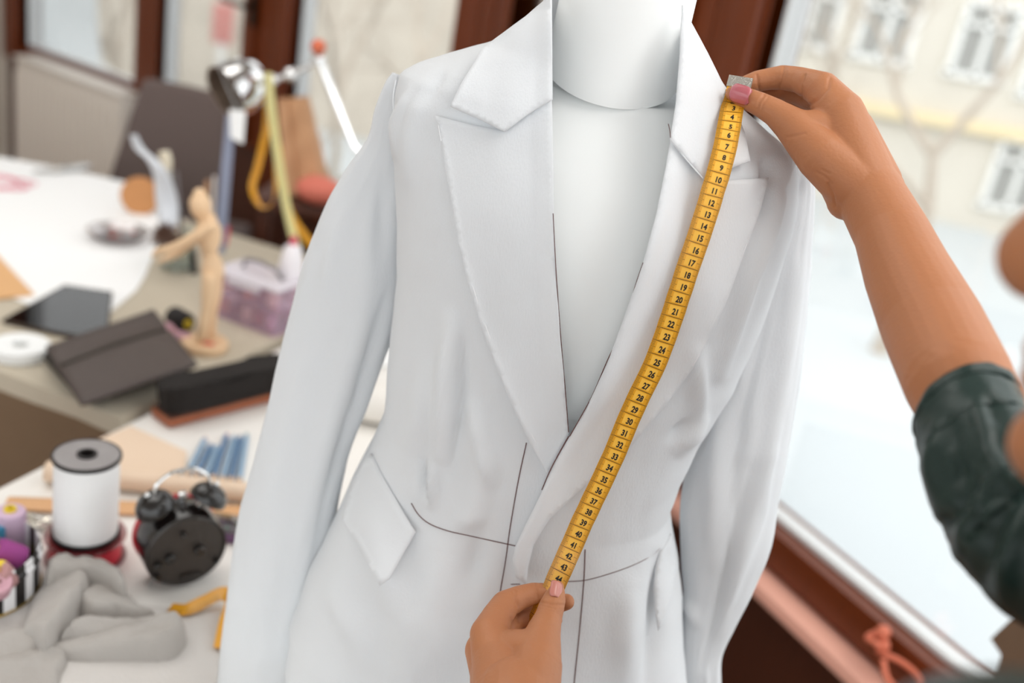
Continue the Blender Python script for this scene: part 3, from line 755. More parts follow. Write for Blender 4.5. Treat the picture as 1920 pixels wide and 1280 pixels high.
# low walls under the glass
g = G(); slab(-2.5, 1.52, -.12, .02, 0, .525, MR, g, 0); struct(g.link('wall_right', darkwood, smooth=False))
g = G(); slab(.0, .93, -.12, .02, 0, .525, MB, g, 0); slab(.93, 4.0, -.12, .02, 0, .70, MB, g, 0); struct(g.link('wall_back', darkwood, smooth=False)); g = G(); slab(2.68, 4.0, -.12, .025, .0, 2.75, MB, g, 0); struct(g.link('trim_4', plaster, smooth=False))
g = G(); slab(-2.5, 1.6, -.12, .02, ZT + .1, 2.8, MR, g, 0); slab(0, 2.7, -.12, .02, ZT + .1, 2.8, MB, g, 0); struct(g.link('trim_2', white_pl, smooth=False))
WL = MB @ Vector((2.70, .02, 0))
ML = Matrix(((NB_.x, DB.x, 0, WL.x), (NB_.y, DB.y, 0, WL.y), (0, 0, 1, 0), (0, 0, 0, 1)))
struct(G().box((3.2, .06, 1.4), (6.4, .1, 2.8), ML).link('wall_left', plaster, smooth=False))
# coral ledge along the right wall
e0 = hitwall(1437, 1035, PA, DR); zl = .515
g = G(); slab(-2.4, 1.50, .02, .085, zl - .03, zl, MR, g, .006)
struct(g.link('trim_3', coral))
# floor and ceiling follow the room's outline
def inset_poly():
    a = PA + DR * -2.5; b = PA + DR * 1.604; c = MB @ Vector((2.70, 0, 0)); d = c + NB_ * 6.4; e = a + NR * 4.6 + Vector((0, -1.6, 0))
    return [(q.x, q.y) for q in (a, b, c, d, e)]
IP = inset_poly()
struct(G().prism(IP, -.12, 0).link('floor', floor_m, smooth=False))
struct(G().prism(IP, 2.8, 2.9).link('ceiling', white_pl, smooth=False))

# radiator under the left window
rad_m = mat('radiator_enamel', (226, 218, 208), .35)
RA = MB @ Vector((0, .10, 0))
def tpx_(x, y, off):
    q = hitwall(x, y, MB @ Vector((0, off, 0)), DB); return (MB.inverted() @ q)
ra0, ra1 = tpx_(222, 178, .16), tpx_(24, 106, .16); zr = (ra0.z + ra1.z) / 2
rad = thing('radiator', 'pale enamelled panel radiator under the left window', 'radiator', M=MB @ Matrix.Translation((ra0.x, 0, 0)))
Wd = ra1.x - ra0.x
g = G(); g.box((Wd / 2, .125, (zr + .12) / 2), (Wd, .05, zr - .14), None, .012)
for k in range(int(Wd / .05)): g.box((.05 + k * .05, .151, (zr + .12) / 2), (.028, .008, zr - .24), None, .004)
g.link('panel', rad_m, rad)
G().box((Wd / 2, .105, zr), (Wd + .006, .11, .014), None, .004).link('top_grille', rad_m, rad)
G().box((-.006, .105, (zr + .12) / 2), (.012, .10, zr - .14), None, .004).link('side_cover', rad_m, rad)
for k in (.12, Wd - .12): G().box((k, .10, .06), (.04, .06, .12), None, .004).link('foot', rad_m, rad)

# ------------------------------------------------------------------ outdoors, one storey below
snow = mat('snow', (190, 195, 197), .9, var=.03, vs=.4)
g = G(); nx = 60
vs = []; 
for i in range(nx + 1):
    for j in range(nx + 1):
        x = -50 + 100 * i / nx; y = -20 + 90 * j / nx
        vs.append((x, y, -2.7 + .18 * noise.noise(Vector((x * .22, y * .22, 0))) + .5 * max(0, min(1, (y - 14) / 8)) * noise.noise(Vector((x * .1, y * .1, 5)))))
g.add(vs, [(i * (nx + 1) + j, (i + 1) * (nx + 1) + j, (i + 1) * (nx + 1) + j + 1, i * (nx + 1) + j + 1) for i in range(nx) for j in range(nx)])
o = g.link('snow_ground', snow, sharp=0); struct(o)
# snowy bank outside the left window
def bank():
    g = G(); vs = []; n_ = 60; sm = lambda a, b, x: (lambda t: t * t * (3 - 2 * t))(max(0, min(1, (x - a) / (b - a))))
    for i in range(n_ + 1):
        for j in range(n_ + 1):
            s = 3.6 + 6.4 * i / n_; v = -1 + 2 * j / n_
            h = (2.45 * sm(3.9, 5.2, s) + .35 * sm(5.2, 6.35, s) + 2.3 * sm(6.28, 6.65, s)) * (1 - sm(.35, 1, abs(v))) * (1 - sm(8.6, 10, s))
            q = MB @ Vector((s, -2.6 + v * .5, 0)); vs.append((q.x, q.y, -2.8 + h))
    g.add(vs, [(i * (n_ + 1) + j, (i + 1) * (n_ + 1) + j, (i + 1) * (n_ + 1) + j + 1, i * (n_ + 1) + j + 1) for i in range(n_) for j in range(n_)])
    return g.link('snow_bank', snow, sharp=0)
struct(bank())
stucco = mat('cream_stucco', (208, 202, 190), .9, var=.08, vs=.8)
stone = mat('grey_stucco', (190, 181, 168), .9, var=.3, vs=.9)
wframe = mat('white_house_frame', (236, 236, 232), .6); wdark = mat('house_window_glass', (150, 150, 146), .25)
def house(name, label, y, x0, x1, z1, m, wins, ledges):
    h = thing(name, label, 'building', ((x0 + x1) / 2, y, -2.9))
    G().box(((x0 + x1) / 2, y + 4, (z1 - 2.9) / 2), (x1 - x0, 8, z1 + 2.9)).link('wall', m, h, world=True, smooth=False)
    for cx, cz, w, hh in wins:
        f = G(); fw = .13
        for a, b, c, d in ((cx, cz + hh / 2, w, fw), (cx, cz - hh / 2, w + .25, fw), (cx - w / 2, cz, fw, hh), (cx + w / 2, cz, fw, hh), (cx, cz, fw * .9, hh), (cx, cz + hh * .2, w, fw * .7)): f.box((a, y - .05, b), (c, .16, d))
        fo = f.link('window', wframe, h, world=True, smooth=False)
        p = G().box((cx, y - .01, cz), (w, .06, hh)); I = frame(h).inverted(); p.v = [I @ v for v in p.v]
        p.link('pane', wdark, fo, smooth=False)
    for z, t, mm in ledges: G().box(((x0 + x1) / 2, y - .12, z), (x1 - x0, .3, t)).link('ledge', mm, h, world=True, smooth=False)
    return h
def fpx(x, y, Y): q = aty(x, y, Y); return q.x, q.z
YF = 23.0
W = []
for rx, ry in ((1665, 45), (1522, 18), (1905, 330), (1790, 330), (1845, 78), (1560, 270), (1980, 120)):
    x, z = fpx(rx, ry, YF); W.append((x, z, 1.15, 1.5))
lx, lz = fpx(1760, 225, YF)
house('apartment_house', 'cream apartment house with a yellowish ledge outside the large right window', YF, 4.2, 26, 9, stucco, [W[0], W[1], W[2], W[4], W[6]] + [(W[6][0] + 3.1 * k, W[0][1], 1.15, 1.5) for k in range(1, 2)] + [(W[2][0] + 3.1 * k, W[2][1], 1.15, 1.5) for k in range(1, 2)], [(lz, .22, mat('ochre_ledge', (226, 208, 168), .8))])
house('garden_house', 'grey mottled house seen behind bare trees through the left windows', 21, -22, 1.2, 7, stone, [(-4.2, 1.6, 1.1, 1.5), (-8.5, 1.8, 1.1, 1.5), (-12.5, 1.6, 1.1, 1.5), (-16.5, 1.6, 1.1, 1.5)], [(3.4, .25, stone)])
bark = mat('bark', (178, 166, 152), .9, var=.2, vs=6)
def tree(x, y, h, seed, label, name='bare_tree', lean=0, r0=.14, depth=4):
    R = random.Random(seed); t = thing(name, label, 'tree', (x, y, -2.8), group=None)
    g = G(); tw = G()
    def grow(p, d, L, r, k):
        pts = [p]; q = p.copy(); dd = d.copy()
        for i in range(4):
            dd = (dd + Vector((R.uniform(-.16, .16), R.uniform(-.16, .16), R.uniform(-.03, .1)))).normalized(); q = q + dd * L / 4; pts.append(q.copy())
        (g if k >= depth else tw).tube(pts, [r * (1 - .14 * i) for i in range(5)], 6 if k > 1 else 4)
        if k > 0:
            for b in range(3 if k > 1 else 4):
                a = R.uniform(0, 2 * PI); s = R.uniform(.5, .95); e = dd.orthogonal().normalized(); e.rotate(Quaternion(dd, a))
                at = pts[R.choice((2, 3, 4))]; grow(at, (dd * math.cos(s) + e * math.sin(s)).normalized(), L * R.uniform(.6, .8), r * .5, k - 1)
    grow(Vector((x, y, -2.9)), Vector((lean, 0, 1)).normalized(), h * .42, r0, depth)
    g.link('trunk', bark, t, world=True); tw.link('branches', bark, t, world=True); return t
tx = lambda p, Y: aty(p, 200, Y).x
tree(tx(1800, 13), 13, 7.0, 3, 'tall bare tree in front of the cream apartment house', lean=.16, r0=.13)
tree(tx(1500, 20), 20, 3.6, 5, 'low bare bush tree at the foot of the cream house, near the window post', r0=.07)
for i, (p, Y, h, lb) in enumerate(((232, 14, 5, 'bare tree behind the snowy bank in the leftmost window'), (385, 9.5, 5.5, 'bare tree in the second window, left of the chrome lamp'), (640, 12, 6, 'bare tree behind the lamp arm in the third window'), (820, 16.5, 6, 'bare tree beside the corner post of the bay'))):
    tree(tx(p, Y), Y, h, 40 + i, lb, r0=.10)
red_m = mat('red_sign_paint', (206, 128, 122), .6)
q = aty(417, 60, 13); t = thing('red_post', 'red playground post far outside the second window', 'post', (q.x, 13, -2.8))
G().tube([(q.x, 13, -2.8), (q.x, 13, q.z + .05)], .05, 10).link('shaft', wframe, t, world=True); G().box((q.x, 13, q.z + .1), (.26, .1, .5), None, .03).link('sign_board', red_m, t, world=True)
# ------------------------------------------------------------------ two work tables
ZT_ = .78
P = lambda x, y, z=ZT_: atz(x, y, z)
def sc(x, y, z=ZT_): return proj(P(x, y, z))[2] / FPX       # metres per pixel at that spot
paintw = mat('white_table_top', (236, 233, 228), .5); legm = mat('white_table_leg', (214, 210, 204), .5)
E1 = Vector((.313, .95, 0)).normalized(); E2 = Vector((-E1.y, E1.x, 0))
def table(name, label, o, a, b, top, lg, th=.03):
    """o corner, a along E1, b along E2 (signed)"""
    M = Matrix(((E1.x, E2.x, 0, o.x), (E1.y, E2.y, 0, o.y), (0, 0, 1, 0), (0, 0, 0, 1)))
    t = thing(name, label, 'table', M=M)
    G().box((a / 2, b / 2, ZT_ - th / 2 - .001), (a, abs(b), th), None, .004).link('table_top', top, t)
    sb = 1 if b > 0 else -1
    for i in (.07, a - .07):
        for j in (.07, abs(b) - .07): G().box((i, j * sb, (ZT_ - th) / 2), (.05, .05, ZT_ - th), None, .004).link('leg', lg, t)
    for j in (.07, abs(b) - .07): G().box((a / 2, j * sb, ZT_ - th - .04), (a - .18, .022, .07)).link('apron', lg, t)
    return M
FT = table('sewing_table', 'white topped table holding the alarm clock and the white thread spool', Vector((-.85, .45, 0)), 1.74, -.66, paintw, legm)
BO = Vector((-.575, 1.36, 0))
BT = table('cutting_table', 'cloth covered table by the radiator with the wooden drawing figure on it', BO, .88, 1.7, paintw, legm)
linen_b = mat('beige_table_linen', (186, 176, 158), .9, var=.05, vs=20, bump=.3, bs=400)
# cloth: top sheet with hanging sides
bm_M = BT
g = G(); loop = [(-.006, -.004), (.884, -.004), (.884, 1.7), (-.006, 1.7)]
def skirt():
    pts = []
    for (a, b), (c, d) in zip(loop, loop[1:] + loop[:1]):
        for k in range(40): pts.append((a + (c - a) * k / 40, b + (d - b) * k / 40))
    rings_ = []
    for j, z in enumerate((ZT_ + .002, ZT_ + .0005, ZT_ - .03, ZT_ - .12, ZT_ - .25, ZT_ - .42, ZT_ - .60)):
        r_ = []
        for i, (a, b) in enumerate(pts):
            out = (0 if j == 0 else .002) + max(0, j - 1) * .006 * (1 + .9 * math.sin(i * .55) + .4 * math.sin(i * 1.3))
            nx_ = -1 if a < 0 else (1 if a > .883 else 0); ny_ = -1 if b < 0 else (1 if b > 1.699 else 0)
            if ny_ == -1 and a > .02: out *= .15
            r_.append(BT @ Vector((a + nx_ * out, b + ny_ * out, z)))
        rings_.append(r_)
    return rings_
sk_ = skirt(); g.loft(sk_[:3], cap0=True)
tc_ = g.link('table_cloth', linen_b, sharp=40); o = G().loft([[p.copy() for p in r] for r in sk_[2:]]).link('side_drape', mat('shade_tinted_drape', (116, 94, 72), .9, var=.06, vs=20, bump=.3, bs=300), tc_, sharp=0); tag(tc_, 'beige linen cloth with shade coloured into its sides, hanging over the edge of the back table', 'tablecloth')  # same beige linen; the brown of the hanging sides is shade put into the colour

def sheet(name, label, cat, pxs, m, z=.0012, th=.0006, group=None, holes=(), wav=0, step=14):
    """flat thing lying on a table; outline where it lies"""
    pl = [P(x, y) for x, y in pxs]; vs = [Vector((p.x, p.y)) for p in pl]; n_ = len(vs); ed = [(i, (i + 1) % n_) for i in range(n_)]
    for h in holes:
        b = len(vs); vs += [Vector((q.x, q.y)) for q in (P(x, y) for x, y in h)]; ed += [(b + i, b + (i + 1) % len(h)) for i in range(len(h))]
    r = delaunay_2d_cdt(vs, ed, [], 2 if holes else 1, 1e-6)
    c = sum(pl, Vector()) / n_; t = None
    g = G(); g.add([(v[0] - c.x, v[1] - c.y, 0) for v in r[0]], [tuple(f) for f in r[2]])
    o = g.link(name, m, smooth=False); o.location = (c.x, c.y, ZT_ + z); WM[o.name] = Matrix.Translation(o.location)
    mod(o, 'SOLIDIFY', thickness=th, offset=1); bake(o)
    return tag(o, label, cat, group)
paper = mat('white_paper', (243, 244, 244), .8)
sheet('pattern_paper', 'large white pattern paper spread over the back table', 'paper', [(-150, 268), (0, 297), (120, 318), (245, 346), (300, 395), (292, 470), (272, 520), (255, 548), (205, 590), (120, 600), (20, 560), (-90, 470)], paper, .0035)
lgrey = mat('pale_linen', (206, 202, 198), .9, bump=.4, bs=250, var=.04, vs=30)
sheet('linen_sheet', 'flat pale grey linen sheet under the folded grey cloth', 'fabric', [(-120, 1150), (90, 1120), (240, 1135), (412, 1150), (409, 1230), (404, 1330), (120, 1420), (-180, 1400)], lgrey, .0015, .0012)

# ------------------------------------------------------------------ back table
woodl = mat('pale_birch_wood', (226, 192, 154), .5, var=.06, vs=20)
fig = thing('drawing_figure', 'jointed pale wooden drawing figure standing on a small round base', 'figurine', P(383, 655) + Vector((0, 0, .0026)))
Yf = P(383, 655).y
F = lambda x, y, dy=0: aty(x, y, Yf + dy)
mpx = proj(P(383, 655))[2] / FPX
g = G(); g.lathe([(0, 0), (.040, 0), (.042, .004), (.042, .012), (.039, .016), (0, .016)], 40); g.link('base', woodl, fig)
g = G(); c = F(394, 648); g.box((c.x, c.y - .012, ZT_ + .0175), (.022, .014, .003), None, .001); g.link('red_sticker', mat('red_sticker_paint', (206, 30, 40), .5), fig, world=True)
G().tube([F(385, 643), F(392, 545)], .0022, 8).link('support_rod', steel, fig, world=True)
def limb(name, *q):
    g = G()
    pts = [(F(x, y, dy), r * mpx) for x, y, dy, r in q]
    g.tube([p for p, r in pts], [r for p, r in pts], 14); [g.ball(p, r, 8) for p, r in (pts[0], pts[-1])]
    return g.link(name, woodl, fig, world=True)
limb('head', (378, 408, 0, 10), (377, 400, 0, 16), (376, 388, 0, 19), (375, 374, 0, 18), (374, 364, 0, 11))
limb('neck', (383, 425, 0, 8), (380, 408, 0, 8))
limb('chest', (392, 412, 0, 14), (391, 425, 0, 22), (392, 445, 0, 23), (393, 462, 0, 18), (394, 472, 0, 13))
limb('waist', (394, 470, 0, 11), (396, 490, 0, 11))
limb('hips', (397, 484, 0, 15), (399, 500, 0, 20), (399, 516, 0, 20), (397, 528, 0, 14))
limb('leg', (403, 522, .02, 14), (402, 550, .02, 14), (399, 578, .02, 10), (397, 590, .02, 10), (395, 620, .02, 11), (392, 640, .02, 6), (386, 643, .02, 5))
limb('leg', (393, 522, -.02, 14), (392, 550, -.02, 14), (388, 578, -.02, 10), (386, 590, -.02, 10), (380, 622, -.02, 11), (374, 641, -.02, 6), (364, 644, -.02, 5))
limb('arm', (398, 425, -.035, 11), (370, 440, -.04, 9), (344, 455, -.04, 8), (335, 460, -.04, 8), (312, 468, -.04, 7), (296, 472, -.04, 7), (288, 478, -.04, 4))
limb('arm', (388, 430, .035, 10), (365, 450, .04, 8), (340, 470, .04, 7), (318, 482, .04, 7), (298, 490, .04, 4))

# jar of brushes and oddments
Yj = P(330, 505).y; jar = thing('brush_jar', 'clear glass jar of brushes behind the wooden figure', 'jar', P(332, 505)); jb_ = P(332, 505)
jglass = glassmat('jar_glass', (236, 240, 238), .10)
G().lathe([(0, .002), (.034, .002), (.036, .008), (.036, .09), (.033, .092), (.033, .010), (0, .008)], 36).link('jar_wall', jglass, jar)
J = lambda x, y, dy=0: aty(x, y, Yj + dy)
def stick(name, label, cat, x0, y0, x1, y1, r, m, dy=0, group=None):
    a, b = J(x0, y0, dy), J(x1, y1, dy); t = thing(name, label, cat, a, group=group); G().tube([a, b], r, 10).link('shaft', m, t, world=True); return t, a, b
t, a, b = stick('paint_brush', 'large pale handled brush with cream bristles in the jar', 'brush', 338, 485, 318, 340, .0055, woodl)
G().tube([b, J(315, 318)], [.0065, .0075], 12).link('ferrule', steel, t, world=True); G().tube([J(315, 318), J(311, 300), J(308, 284)], [.0085, .013, .011], 12).link('bristles', mat('cream_bristles', (228, 218, 196), .9, bump=.5, bs=200), t, world=True)
pencil_c = mat('natural_pencil_wood', (196, 150, 112), .6); grey_pl = mat('grey_plastic', (120, 116, 118), .4)
stick('pencil', 'slim grey pencil right of the large brush', 'pencil', 345, 470, 330, 322, .0035, grey_pl, .01)
stick('pencil', 'natural wood pencil between the figure head and the clear ruler', 'pencil', 380, 480, 388, 338, .0036, pencil_c, .02)
stick('pencil', 'pale pencil touching the clear ruler', 'pencil', 396, 480, 402, 330, .0036, mat('pale_pencil_paint', (214, 206, 200), .5), .02)
# clear plastic ruler
t = thing('clear_ruler', 'tall translucent blue grey ruler standing behind the wooden figure', 'ruler', J(408, 470, .03))
rp_ = [J(400, 475, .03), J(421, 475, .03), J(442, 215, .03), J(424, 215, .03)]
g = G(); g.add([q for q in rp_] + [q + Vector((0, .003, 0)) for q in rp_], [(0, 1, 2, 3), (7, 6, 5, 4), (0, 4, 5, 1), (1, 5, 6, 2), (2, 6, 7, 3), (3, 7, 4, 0)]); g.link('blade', mat('smoky_plastic', (142, 150, 172), .15, spec=.6), t, world=True, smooth=False)
g = G()
for k in range(24):
    u = k / 24; a = rp_[1].lerp(rp_[2], u); b = rp_[0].lerp(rp_[3], u); q = a.lerp(b, .3 if k % 5 else .5); g.tube([a + Vector((0, -.0004, 0)), q + Vector((0, -.0004, 0))], .0003, 4)
g.link('graduation_marking', ink, t, world=True)
# white paper plume, cork disc, brown tuft
pl = cr([(244, 252, 0), (252, 278, 0), (275, 300, 0), (288, 330, 0), (292, 380, 0), (300, 425, 0)], 6); pr = cr([(256, 252, 0), (272, 280, 0), (303, 308, 0), (325, 345, 0), (335, 390, 0), (332, 435, 0)], 6)
g = G(); g.loft([[J(a.x, a.y, -.045 + .015 * math.sin(i * .35)), J((a.x + b.x) / 2, (a.y + b.y) / 2, -.057 + .015 * math.sin(i * .35)), J(b.x, b.y, -.040 + .015 * math.sin(i * .35))] for i, (a, b) in enumerate(zip(pl, pr))], closed=False)
I_ = J(315, 430); t = thing('paper_plume', 'curled white paper strip sticking up out of the brush jar', 'paper', I_)
o = g.link('plume', mat('plume_paper', (232, 236, 242), .7, trans=.2), t, world=True, sharp=0); mod(o, 'SOLIDIFY', thickness=.0008)
c = P(258, 404) + Vector((0, .012, .0475)); t = thing('cork_disc', 'tan cork disc leaning behind the white paper strip', 'disc', c)
g = G(); M_ = Matrix.Translation(c) @ Matrix.Rotation(math.radians(80), 4, 'X') @ Matrix.Rotation(.25, 4, 'Y'); g.lathe([(0, -.005), (.045, -.005), (.047, -.003), (.047, .003), (.045, .005), (0, .005)], 40, M_); g.link('disc', mat('cork', (196, 138, 88), .8, var=.15, vs=60), t, world=True)
rr = random.Random(3); g = G(); c = J(312, 440, -.075); t = thing('feather_tuft', 'dark brown fluffy tuft beside the wooden hand', 'tuft', c)
for k in range(90):
    d = Vector((rr.gauss(0, 1), rr.gauss(0, .6), rr.gauss(0, .8))).normalized(); g.tube([c, c + d * .018, c + d * .034 + Vector((0, 0, -.006))], [.003, .0022, .0006], 5)
g.link('plumage', mat('brown_feather', (92, 66, 54), .9), t, world=True)
# trinkets in front of the jar
for x, y, r in ((338, 488, 9), (352, 500, 7), (330, 503, 6)):
    o = G().ball((0, 0, r * mpx), r * mpx, 12).link('glass_bead', mat('glass_bead_white%d' % r, (236, 236, 232), .15), sharp=0); o.location = P(x, y + 8); tag(o, 'shiny white bead among the trinkets below the wooden hands', 'bead', 'white beads by the brush jar')
t = thing('marker_pen', 'dark marker pen with green cap end standing left of the wooden figure', 'pen', J(362, 545)); G().tube([J(366, 545, -.01), J(362, 470, -.01)], .007, 12).link('barrel', mat('black_pen_plastic', (30, 30, 32), .3), t, world=True); G().tube([J(368, 562, -.012), J(366, 540, -.01)], .0078, 12).link('cap', mat('green_pen_cap', (20, 120, 66), .35), t, world=True)
t = thing('red_marker', 'small bright red marker behind the wooden figure shoulder', 'pen', J(424, 455, .05)); G().tube([J(420, 458, .05), J(425, 425, .05)], .008, 12).link('barrel', mat('red_pen', (214, 40, 52), .35), t, world=True); G().tube([J(419, 466, .05), J(420, 456, .05)], .006, 10).link('tip', mat('gold_tip', (190, 150, 70), .3, 1), t, world=True)
# glass dish of pins
dc = P(222, 452); dish = thing('glass_dish', 'shallow clear glass dish of pins on the white pattern paper', 'dish', dc + Vector((0, 0, .0045)))
G().lathe([(0, 0), (.035, 0), (.05, .004), (.066, .020), (.068, .022), (.066, .023), (.049, .007), (.034, .003), (0, .003)], 44).link('bowl', glassmat('dish_glass', (226, 222, 222), .16), dish)
pin_m = [mat('pin_red', (186, 60, 60), .3), mat('pin_brown', (140, 84, 58), .35), mat('pin_steel', (200, 198, 194), .25, 1)]
for k in range(10):
    a = rr.uniform(0, 6.28); r = rr.uniform(.008, .038); b = dc + Vector((r * math.cos(a), r * math.sin(a), .0135 + rr.uniform(0, .004))); e = Vector((math.cos(a * 3), math.sin(a * 3), .12)) * .016
    t = thing('sewing_pin', 'ball headed pin lying in the glass dish', 'pin', b, group='pins in the glass dish'); G().ball(b + e, .0042, 8).link('head', pin_m[k % 2], t, world=True); G().tube([b + e, b - e * .6], .0008, 5).link('shaft', pin_m[2], t, world=True)
# pen and pink thread on the paper
a, b = P(62, 322, ZT_ + .012), P(168, 312, ZT_ + .016); t = thing('pen', 'silver pen lying at the far edge of the white pattern paper', 'pen', a)
G().tube([a, a.lerp(b, .4), a.lerp(b, .42), b.lerp(a, .04), b], [.003, .008, .0095, .0095, .007], 14).link('barrel', mat('silver_pen', (206, 206, 204), .25, .8), t, world=True); G().ball(a.lerp(b, .38), .0098, 10).link('ring', steel, t, world=True)
g = G(); c = P(4, 342, ZT_ + .006); pts = []
for k in range(160): a = k * .31; r = .05 + .018 * math.sin(k * .77); pts.append(c + Vector((r * 1.1 * math.cos(a) + .01 * math.sin(k), r * math.sin(a), .002 * math.sin(k * .9))))
o = g.tube(pts, .0012, 5).link('thread_tangle', mat('pink_thread', (226, 150, 164), .8)); tag(o, 'loose tangle of pink thread at the corner of the pattern paper', 'thread')
# set square, tablet, roll of tape, folder
sheet('set_square', 'tan wooden set square with a round hole by the tablet', 'ruler', [(-90, 420), (-10, 478), (64, 558), (-20, 568), (-110, 572)], mat('tan_set_square', (220, 172, 120), .5, var=.06, vs=12), .0050, .003, holes=[[(-6 + 15 * math.cos(k * .393), 535 + 13 * math.sin(k * .393)) for k in range(16)]])
tb = [(4, 600), (121, 534), (211, 547), (200, 640), (98, 622)]
q = [P(x, y, ZT_ + .0095) for x, y in tb]; c = sum(q, Vector()) / 5
tabl = thing('tablet', 'black glossy tablet lying face up behind the dark folder', 'tablet', Vector((c.x, c.y, ZT_ + .004)))
cc = [(p - c) for p in q[:1] + q[1:3] + q[3:]]; 
G().prism([(p.x, p.y) for p in cc], 0, .0065).link('case', mat('tablet_edge', (70, 58, 50), .4, .5), tabl, smooth=False)
G().prism([(p.x * .965, p.y * .965) for p in cc], .0065, .0072).link('screen', mat('tablet_screen', (14, 10, 9), .05, spec=.5), tabl, smooth=False)
rc = P(38, 668); t = thing('tape_roll', 'roll of white tape lying flat at the left edge of the back table', 'tape roll', rc + Vector((0, 0, .004)))
G().lathe([(.014, 0), (.046, 0), (.047, .002), (.047, .018), (.045, .020), (.015, .020), (.013, .018), (.013, .002), (.014, 0)], 48).link('roll', mat('white_tape', (238, 240, 240), .5), t)
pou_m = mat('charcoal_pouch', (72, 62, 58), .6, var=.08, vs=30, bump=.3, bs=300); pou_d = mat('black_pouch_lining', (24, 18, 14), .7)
zt = ZT_ + .062
top = [P(86, 648, zt), P(288, 579, zt), P(371, 682, zt - .012), P(152, 757, zt - .02)]
bot = [P(74, 672, ZT_ + .012), P(300, 604, ZT_ + .012), P(366, 690, ZT_ + .006), P(160, 764, ZT_ + .004)]
pou = thing('folder_pouch', 'charcoal zip pouch lying across the corner of the back table', 'pouch', sum(bot, Vector()) / 4)
def quadslab(a, b, inset=0):
    g = G(); g.add(a + b, [(0, 1, 2, 3), (7, 6, 5, 4), (0, 4, 5, 1), (1, 5, 6, 2), (2, 6, 7, 3), (3, 7, 4, 0)]); return g
dn = Vector((0, 0, -.014))
def lid(t_):
    rows = []
    for i in range(13):
        u = i / 12; a = top[0].lerp(top[3], u); b = top[1].lerp(top[2], u); row = []
        for j in range(13):
            v = j / 12; gr = -.006 * math.exp(-((u - .33) / .035) ** 2) + .005 * math.sin(PI * u) * math.sin(PI * v); row.append(a.lerp(b, v) + Vector((0, 0, gr)))
        rows.append(row)
    return rows
o = G().loft(lid(0), closed=False).link('flap', pou_m, pou, world=True, sharp=0); mod(o, 'SOLIDIFY', thickness=.005, offset=-1); 
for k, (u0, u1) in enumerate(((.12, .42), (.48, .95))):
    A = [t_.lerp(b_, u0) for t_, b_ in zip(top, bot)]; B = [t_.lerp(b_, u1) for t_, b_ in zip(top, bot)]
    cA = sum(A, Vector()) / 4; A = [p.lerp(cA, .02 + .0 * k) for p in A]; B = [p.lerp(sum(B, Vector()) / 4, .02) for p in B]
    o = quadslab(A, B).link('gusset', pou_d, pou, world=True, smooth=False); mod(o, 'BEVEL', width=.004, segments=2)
a, b = top[0].lerp(top[3], .36), top[1].lerp(top[2], .36)
G().tube([a.lerp(b, .03) + Vector((0, 0, -.001)), a.lerp(b, .5) + Vector((0, 0, .004)), a.lerp(b, .97) + Vector((0, 0, -.001))], .0035, 6).link('zip', mat('zip_brown', (46, 38, 28), .6), pou, world=True)
# spools beside the figure
def spool(name, label, c, r, h, m, core, ax=None, group=None, rim=None, cone=1.0):
    A = (Vector(ax).normalized() if ax else Vector((0, 0, 1))); Q = A.to_track_quat('Z', 'Y').to_matrix().to_4x4(); M = Matrix.Translation(c) @ Q
    t = thing(name, label, 'thread spool', M=M, group=group)
    G().lathe([(r * .35, h * .06), (r * .93, h * .08), (r, h * .16), (r * (.5 + .5 * cone), h * .84), (r * (.93 * (.5 + .5 * cone)), h * .92), (r * .35, h * .94)], 28).link('thread', m, t)
    g = G(); g.lathe([(r * .22, 0), (r * .40, 0), (r * .40, h), (r * .22, h), (r * .22, 0)], 24); g.link('core', core, t)
    if rim: g = G(); [g.lathe([(r * .22, z), (r * 1.04, z), (r * 1.04, z + h * .06), (r * .22, z + h * .06), (r * .22, z)], 28) for z in (0, h * .94)]; g.link('flange', rim, t)
    return t
yel = mat('yellow_bobbin', (228, 200, 44), .4); blk = mat('black_thread', (30, 26, 26), .8); pnk = mat('dusty_pink_thread', (206, 160, 172), .8, bump=.5, bs=500, stretch=(.1, .1, 3)); pur = mat('magenta_thread', (150, 62, 132), .75, bump=.5, bs=400, stretch=(.1, .1, 3))
card = mat('cardboard_core', (176, 130, 92), .8); grey_t = mat('grey_thread', (104, 102, 104), .8)
ax = P(362, 594) - P(322, 572); ax.z = 0
spool('thread_spool', 'black thread spool with yellow ends lying left of the figure feet', P(322, 590, ZT_ + .020), .0195, .052, blk, yel, ax)
spool('thread_spool', 'pink thread spool with yellow end below the black spool', P(322, 628, ZT_ + .012), .011, .038, pnk, yel, P(352, 628) - P(322, 620))
spool('thread_spool', 'small pink and yellow spool touching the charcoal pouch', P(312, 612, ZT_ + .016), .010, .032, pnk, yel, P(330, 640) - P(305, 612))

